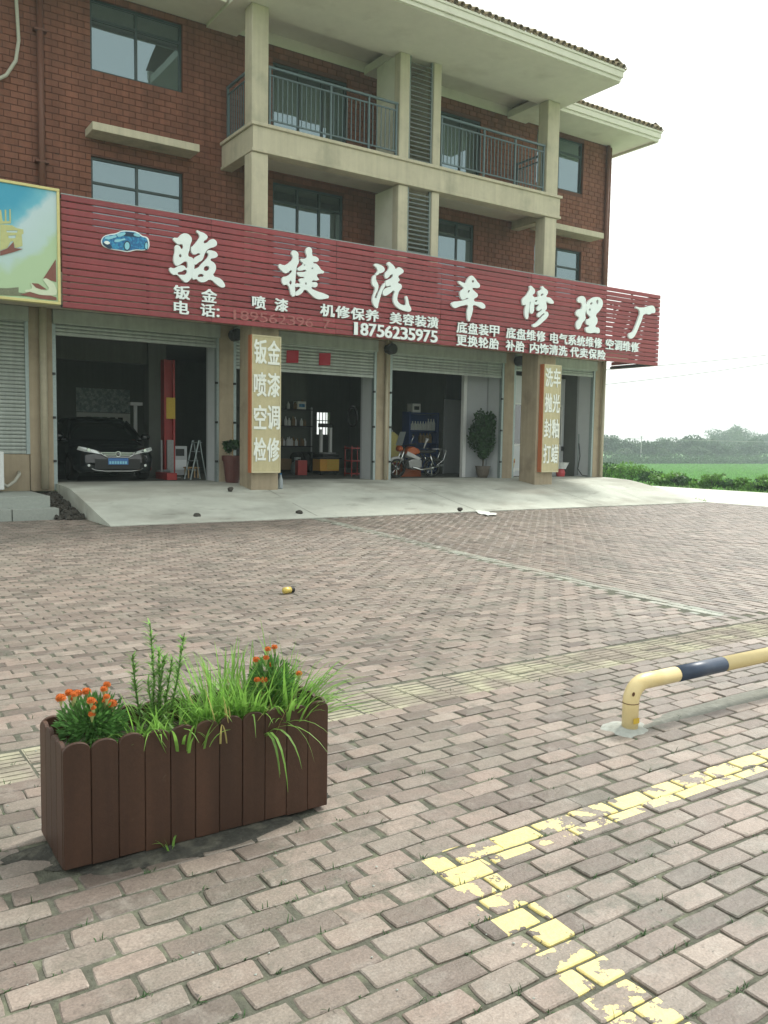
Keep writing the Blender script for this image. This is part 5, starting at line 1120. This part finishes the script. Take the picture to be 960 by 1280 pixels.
def marigold(x, y, hh, rx, n, nfl, label, seed, fz):
    t = thing('marigold_plant', label, 'flower', (x, y, SZ), group='marigolds in the planter'); r = random.Random(seed)
    for i in range(10):
        a = r.uniform(0, 6.28); MB().tube([(x, y, SZ-.01), (x+rx*.5*math.cos(a), y+.06*math.sin(a), SZ+hh*.9)], [.004, .002], 5).build('stem', 'stem', t)
    q = np.random.default_rng(seed); P_ = q.normal(size=(n, 3)); P_ /= np.linalg.norm(P_, axis=1)[:, None]; P_ *= q.random((n, 1))**.45; P_ = P_*np.array([rx, .11, hh*.50]) + np.array([x, y, SZ+hh*.50])
    v, f = leaves(P_, .030, .30, seed, (0, 0, .5), 1.0); o_ = bpy.data.objects.new('foliage', np_mesh('foliage', v, f, 'leaf_marigold')); col.objects.link(o_); attach(o_, t)
    for i in range(nfl):
        c_ = Vector((x + r.uniform(-rx, rx)*.95, y + r.uniform(-.09, .06), SZ + hh*r.uniform(*fz))); R_ = r.uniform(.011, .019); b = MB()
        for k in range(34):
            th = math.acos(1 - k/34*1.35); ph = k*2.4; d_ = Vector((math.sin(th)*math.cos(ph), math.sin(th)*math.sin(ph), math.cos(th)*.8)); u_ = d_.orthogonal().normalized(); w2 = d_.cross(u_); p_ = c_ + d_*R_*.55; s_ = R_*.42
            b.add([p_ - u_*s_, p_ + w2*s_ + d_*R_*.35, p_ + u_*s_ + d_*R_*.2, p_ - w2*s_ + d_*R_*.45], [(0,1,2,3)])
        b.build('flower', 'petal_orange', t); MB().lathe([(.003, -.03), (.007, -.012), (.008, 0)], c_, 7).build('calyx', 'bud', t); MB().tube([c_ - Vector((0, 0, .03)), (x+(c_.x-x)*.6, y, SZ+hh*.3)], .0022, 4).build('flower_stem', 'stem', t)
marigold(.83, 3.12, .20, .13, 1500, 15, 'orange marigold clump at the left end of the planter', 61, (.72, 1.12))
marigold(1.565, 3.14, .25, .10, 1100, 8, 'orange marigold clump near the right end of the planter', 62, (.62, 1.15))
r_ = random.Random(77); b = MB()
for i in range(90):                                            # grit and leaf scraps lying on the bricks
    g = onz(r_.uniform(0, 960), r_.uniform(690, 1270)); s_ = r_.uniform(.0015, .0048)
    if .64 < g.x < 1.76 and 2.9 < g.y < 3.34: continue
    k = len(b.v); b.lathe([(s_*.6, 0), (s_, s_*.4), (s_*.4, s_*.8)], (g.x, g.y, 0), 5); b.v[k:] = [(x + r_.uniform(-.3, .3)*s_, y + r_.uniform(-.3, .3)*s_, z) for x, y, z in b.v[k:]]
wb = MB()
for i in range(420):                                            # sprouts in the paving joints
    g = onz(r_.uniform(-60, 1020), 680 + 600*r_.random()**1.4); k_ = round((g.y - 2.82)/PW); yy_ = 2.82 + k_*PW
    if g.y > 14.6 or .6 < g.x < 1.8 and 2.85 < g.y < 3.4: continue
    for q in range(r_.randint(2, 5)): blade_strip(wb, (g.x + r_.gauss(0, .012), yy_ + r_.gauss(0, .003), -.006), (r_.gauss(0, .8), r_.gauss(0, .8), 1), r_.uniform(.010, .032), .0018, 1.2, 3)
tag(wb.build('joint_weeds', 'leaf_shrub_dark'), 'tiny sprouts growing in the joints of the paving', 'weeds', kind='stuff')
tag(b.build('grit', 'granite'), 'pale grit scattered over the brick paving', 'grit', kind='stuff')
# ------------------------------------------------------------------ roadside shrubs, field, far trees
def shrub(x, y, z, rx, h, label, seed, mat, n=900, size=.11):
    t = thing('shrub', label, 'shrub', (x, y, z), group='shrubs along the far side of the road')
    r = random.Random(seed)
    for i in range(5): MB().tube([(x+r.uniform(-.1, .1), y+r.uniform(-.1, .1), z-.1), (x+r.uniform(-.6, .6)*rx, y+r.uniform(-.6, .6)*rx, z+h*.7)], [.02, .008], 5).build('stem', 'bark', t)
    crown((x, y, z+h*.5), (rx, rx, h*.62), n, size, seed, mat, 'foliage', t, lobes=10)
SH = ['tall leafy shrub touching the right corner of the building', 'tall bushy shrub second from the building corner', 'dark rounded shrub third from the building corner', 'low shrub just left below the thin white post', 'dense shrub directly below the thin white post', 'spreading shrub just right below the thin white post',
      'shrub below the small pale tree of the far line', 'low shrub left below the flat-topped far tree', 'shrub below the flat-topped far tree', 'tangled shrub right below the flat-topped far tree', 'shrub below the pale shoulder tree', 'dark shrub directly below the tallest far tree', 'low shrub right of the one below the tallest tree', 'shrub cut by the right picture edge', 'shrub just outside the right picture edge']
for i in range(15):
    px = 752 + i*16.5; g = onz(px, 600.5 + .055*(px-752) + (2 if i > 3 else 0), 0); x = g.x + random.uniform(.1, .5); y = g.y
    h = (.95 if i < 3 else .62)*random.uniform(.8, 1.25)
    shrub(x, y, -.1, h*random.uniform(.9, 1.25), h, SH[i], 100+i, 'leaf_shrub' if i % 3 else 'leaf_shrub_dark')
# grass strip along the ramp edge and on the bank
r = np.random.default_rng(12); b = MB(); rr = random.Random(12)
for i in range(900):
    y = rr.uniform(14.9, 20.5); x = 20.9 + rr.random()**2*.30; 
    blade_strip(b, (x, y, 0), (rr.gauss(0, .5), rr.gauss(0, .5), 1), rr.uniform(.05, .16), .007, 1, 3)
for i in range(5000):
    y = rr.uniform(8, 46); x = 27.55 + rr.random()*1.3
    blade_strip(b, (x, y, -.08), (rr.gauss(0, .6), rr.gauss(0, .6), 1), rr.uniform(.1, .32), .014, 1, 3)
tag(b.build('verge_grass', 'leaf_shrub'), 'short grass along the ramp edge and the far road edge', 'grass', kind='stuff')
# rice field
n = 130000; yv = 8 + 120*r.random(n)**.8; xv = 33 + 220*r.random(n)**.9; 
keep = [i for i in range(n) if True]
d0 = np.stack([xv, yv, np.full(n, FZ)], 1); D = d0 - np.array(CAM[:]); fwd = D @ np.array(_F[:]); px = 480 + FPX*(D @ np.array(RT[:]))/fwd
d0 = d0[(px > 700) & (px < 1250)]; n = len(d0); dist = np.linalg.norm(d0, axis=1)
h = r.uniform(.35, .55, n); wv = .0010*dist + .03; az = r.uniform(0, math.pi, n); ln = r.normal(0, .12, (n, 2)); sx_ = np.stack([np.cos(az)*wv, np.sin(az)*wv, np.zeros(n)], 1)
top = d0 + np.stack([ln[:, 0], ln[:, 1], h], 1); v = np.stack([d0 - sx_, d0 + sx_, top + sx_*.35, top - sx_*.35], 1).reshape(-1, 3)
o_ = bpy.data.objects.new('rice_field', np_mesh('rice_field', v, np.arange(4*n).reshape(-1, 4), 'rice')); col.objects.link(o_); tag(o_, 'flat bright green rice field beyond the road', 'field', kind='stuff')
# tall crop row at the far edge of the field
n = 26000; xv = r.uniform(100, 300, n); P_ = np.stack([xv, 129.5 + r.uniform(0, 4, n), FZ + .1 + 2.5*r.random(n)*(.8 + .2*np.sin(xv*1.7) + .15*np.sin(xv*4.1))], 1)
v, f = leaves(P_, .60, .42, 3, (0, 0, .6), 1.0); o_ = bpy.data.objects.new('crop_row', np_mesh('crop_row', v, f, 'crop_row')); col.objects.link(o_); tag(o_, 'tall hazy crop row along the far edge of the rice field', 'crop', kind='stuff')
def tree(px, ytop, Y, wpx, label, seed, mat, low=.18, n=2400, shape_=1.0):
    top = ony(px, ytop, Y); dist = (Vector((top.x, top.y, 0))).length; x = top.x; z = FZ; h = top.z - z; rx = wpx/FPX*dist/2
    t = thing('tree', label, 'tree', (x, Y, z), group='trees beyond the rice field')
    r = random.Random(seed); MB().tube([(x, Y, z-.1), (x+.1, Y, z+h*.4), (x+.15, Y, z+h*.8)], [.24, .17, .06], 7).build('trunk', 'bark', t)
    for k in range(4): a = r.uniform(0, 6.28); MB().tube([(x+.08, Y, z+h*r.uniform(.25, .5)), (x+rx*.6*math.cos(a), Y+rx*.6*math.sin(a), z+h*r.uniform(.6, .85))], [.07, .03], 5).build('limb', 'bark', t)
    zc = z + h*(low + (1-low)/2); crown((x, Y, zc), (rx, rx, h*(1-low)*.56), n, .58, seed, mat, 'crown', t, lobes=13)
TR = [(757, 540, 96, 40, 'dark rounded tree rising right behind the building corner', 0), (787, 548, 97, 46, 'low grey-green tree next to the building corner tree', 1), (814, 545, 95, 42, 'dark tree behind the thin white post', 0), (838, 547, 98, 40, 'small pale tree just right of the dark tree by the post', 1), (858, 541, 97, 60, 'broad flat-topped tree in the middle of the far tree line', 0), (886, 546, 95, 44, 'grey-green tree right of the flat-topped tree', 1),
      (905, 533, 120, 56, 'pale round shoulder tree left of the tallest tree', 1), (921, 527, 122, 40, 'tallest pale tree of the far tree line', 1), (930, 548, 96, 46, 'low dark tree in front of the tallest tree', 0), (950, 543, 97, 40, 'dark tree at the right edge of the far tree line', 0), (948, 538, 124, 44, 'pale round tree behind the right edge of the tree line', 1), (973, 535, 121, 46, 'pale tree half cut by the right picture edge', 1), (995, 540, 98, 56, 'tree outside the right picture edge', 0), (1040, 538, 99, 60, 'broad tree further outside the right picture edge', 0), (735, 545, 97, 40, 'tree hidden mostly behind the building end', 0), (870, 556, 93, 36, 'small bushy tree low before the flat-topped tree', 1), (824, 558, 92.5, 30, 'low bush-like tree right of the thin white post', 1), (775, 558, 92.5, 34, 'low bush-like tree left of the thin white post', 1), (903, 557, 93, 40, 'low bush-like tree below the pale shoulder tree', 0)]
for i, (px, yt, Y, w_, lb, k) in enumerate(TR): tree(px, yt, Y*1.464, w_*1.12, lb, 200+i, 'leaf_tree_pale' if k else 'leaf_tree', n=3600 if w_ > 35 else 2000)
q = ony(802, 545, 132.5); up_ = thing('utility_pole', 'thin white post standing before the far dark tree', 'pole', (q.x, 132.5, FZ)); MB().tube([(q.x, 132.5, FZ), (q.x, 132.5, q.z)], .09, 8).build('shaft', 'pole_concrete', up_); MB().box(q.x-.5, q.x+.5, 132.44, 132.56, q.z-.25, q.z-.13).build('crossarm', 'pole_concrete', up_)
def cable(a, c, sag, r, label, mat='wire'):
    pts = [Vector(a).lerp(Vector(c), i/24) - Vector((0, 0, sag*4*(i/24)*(1-i/24))) for i in range(25)]; tag(MB().tube(pts, r, 5).build('power_cable', mat), label, 'cable', 'overhead cables beyond the building')
cable(ony(640, 470, 70), ony(1180, 415, 50), .6, .03, 'upper thin overhead cable crossing the white sky'); cable(ony(640, 491, 70), ony(1180, 413, 50), .9, .03, 'lower thin overhead cable crossing the white sky'); cable(ony(700, 545, 80), ony(1180, 556, 74), .2, .022, 'pale cable strung low in front of the far trees', 'pole_concrete')
# ------------------------------------------------------------------ haze
b = MB().box(-60, 330, -45, 240, -3.7, 16.0); hz = b.build('haze', None); tag(hz, kind='stuff')
hm = bpy.data.materials.new('haze'); hm.use_nodes = True; N = hm.node_tree.nodes; N.remove(N['Principled BSDF'])
pv = N.new('ShaderNodeVolumePrincipled'); pv.inputs['Color'].default_value = (.80, .98, .97, 1); pv.inputs['Density'].default_value = 0.0011; pv.inputs['Anisotropy'].default_value = .3
hm.node_tree.links.new(pv.outputs[0], N['Material Output'].inputs['Volume']); hz.data.materials.append(hm); hz.display_type = 'WIRE'
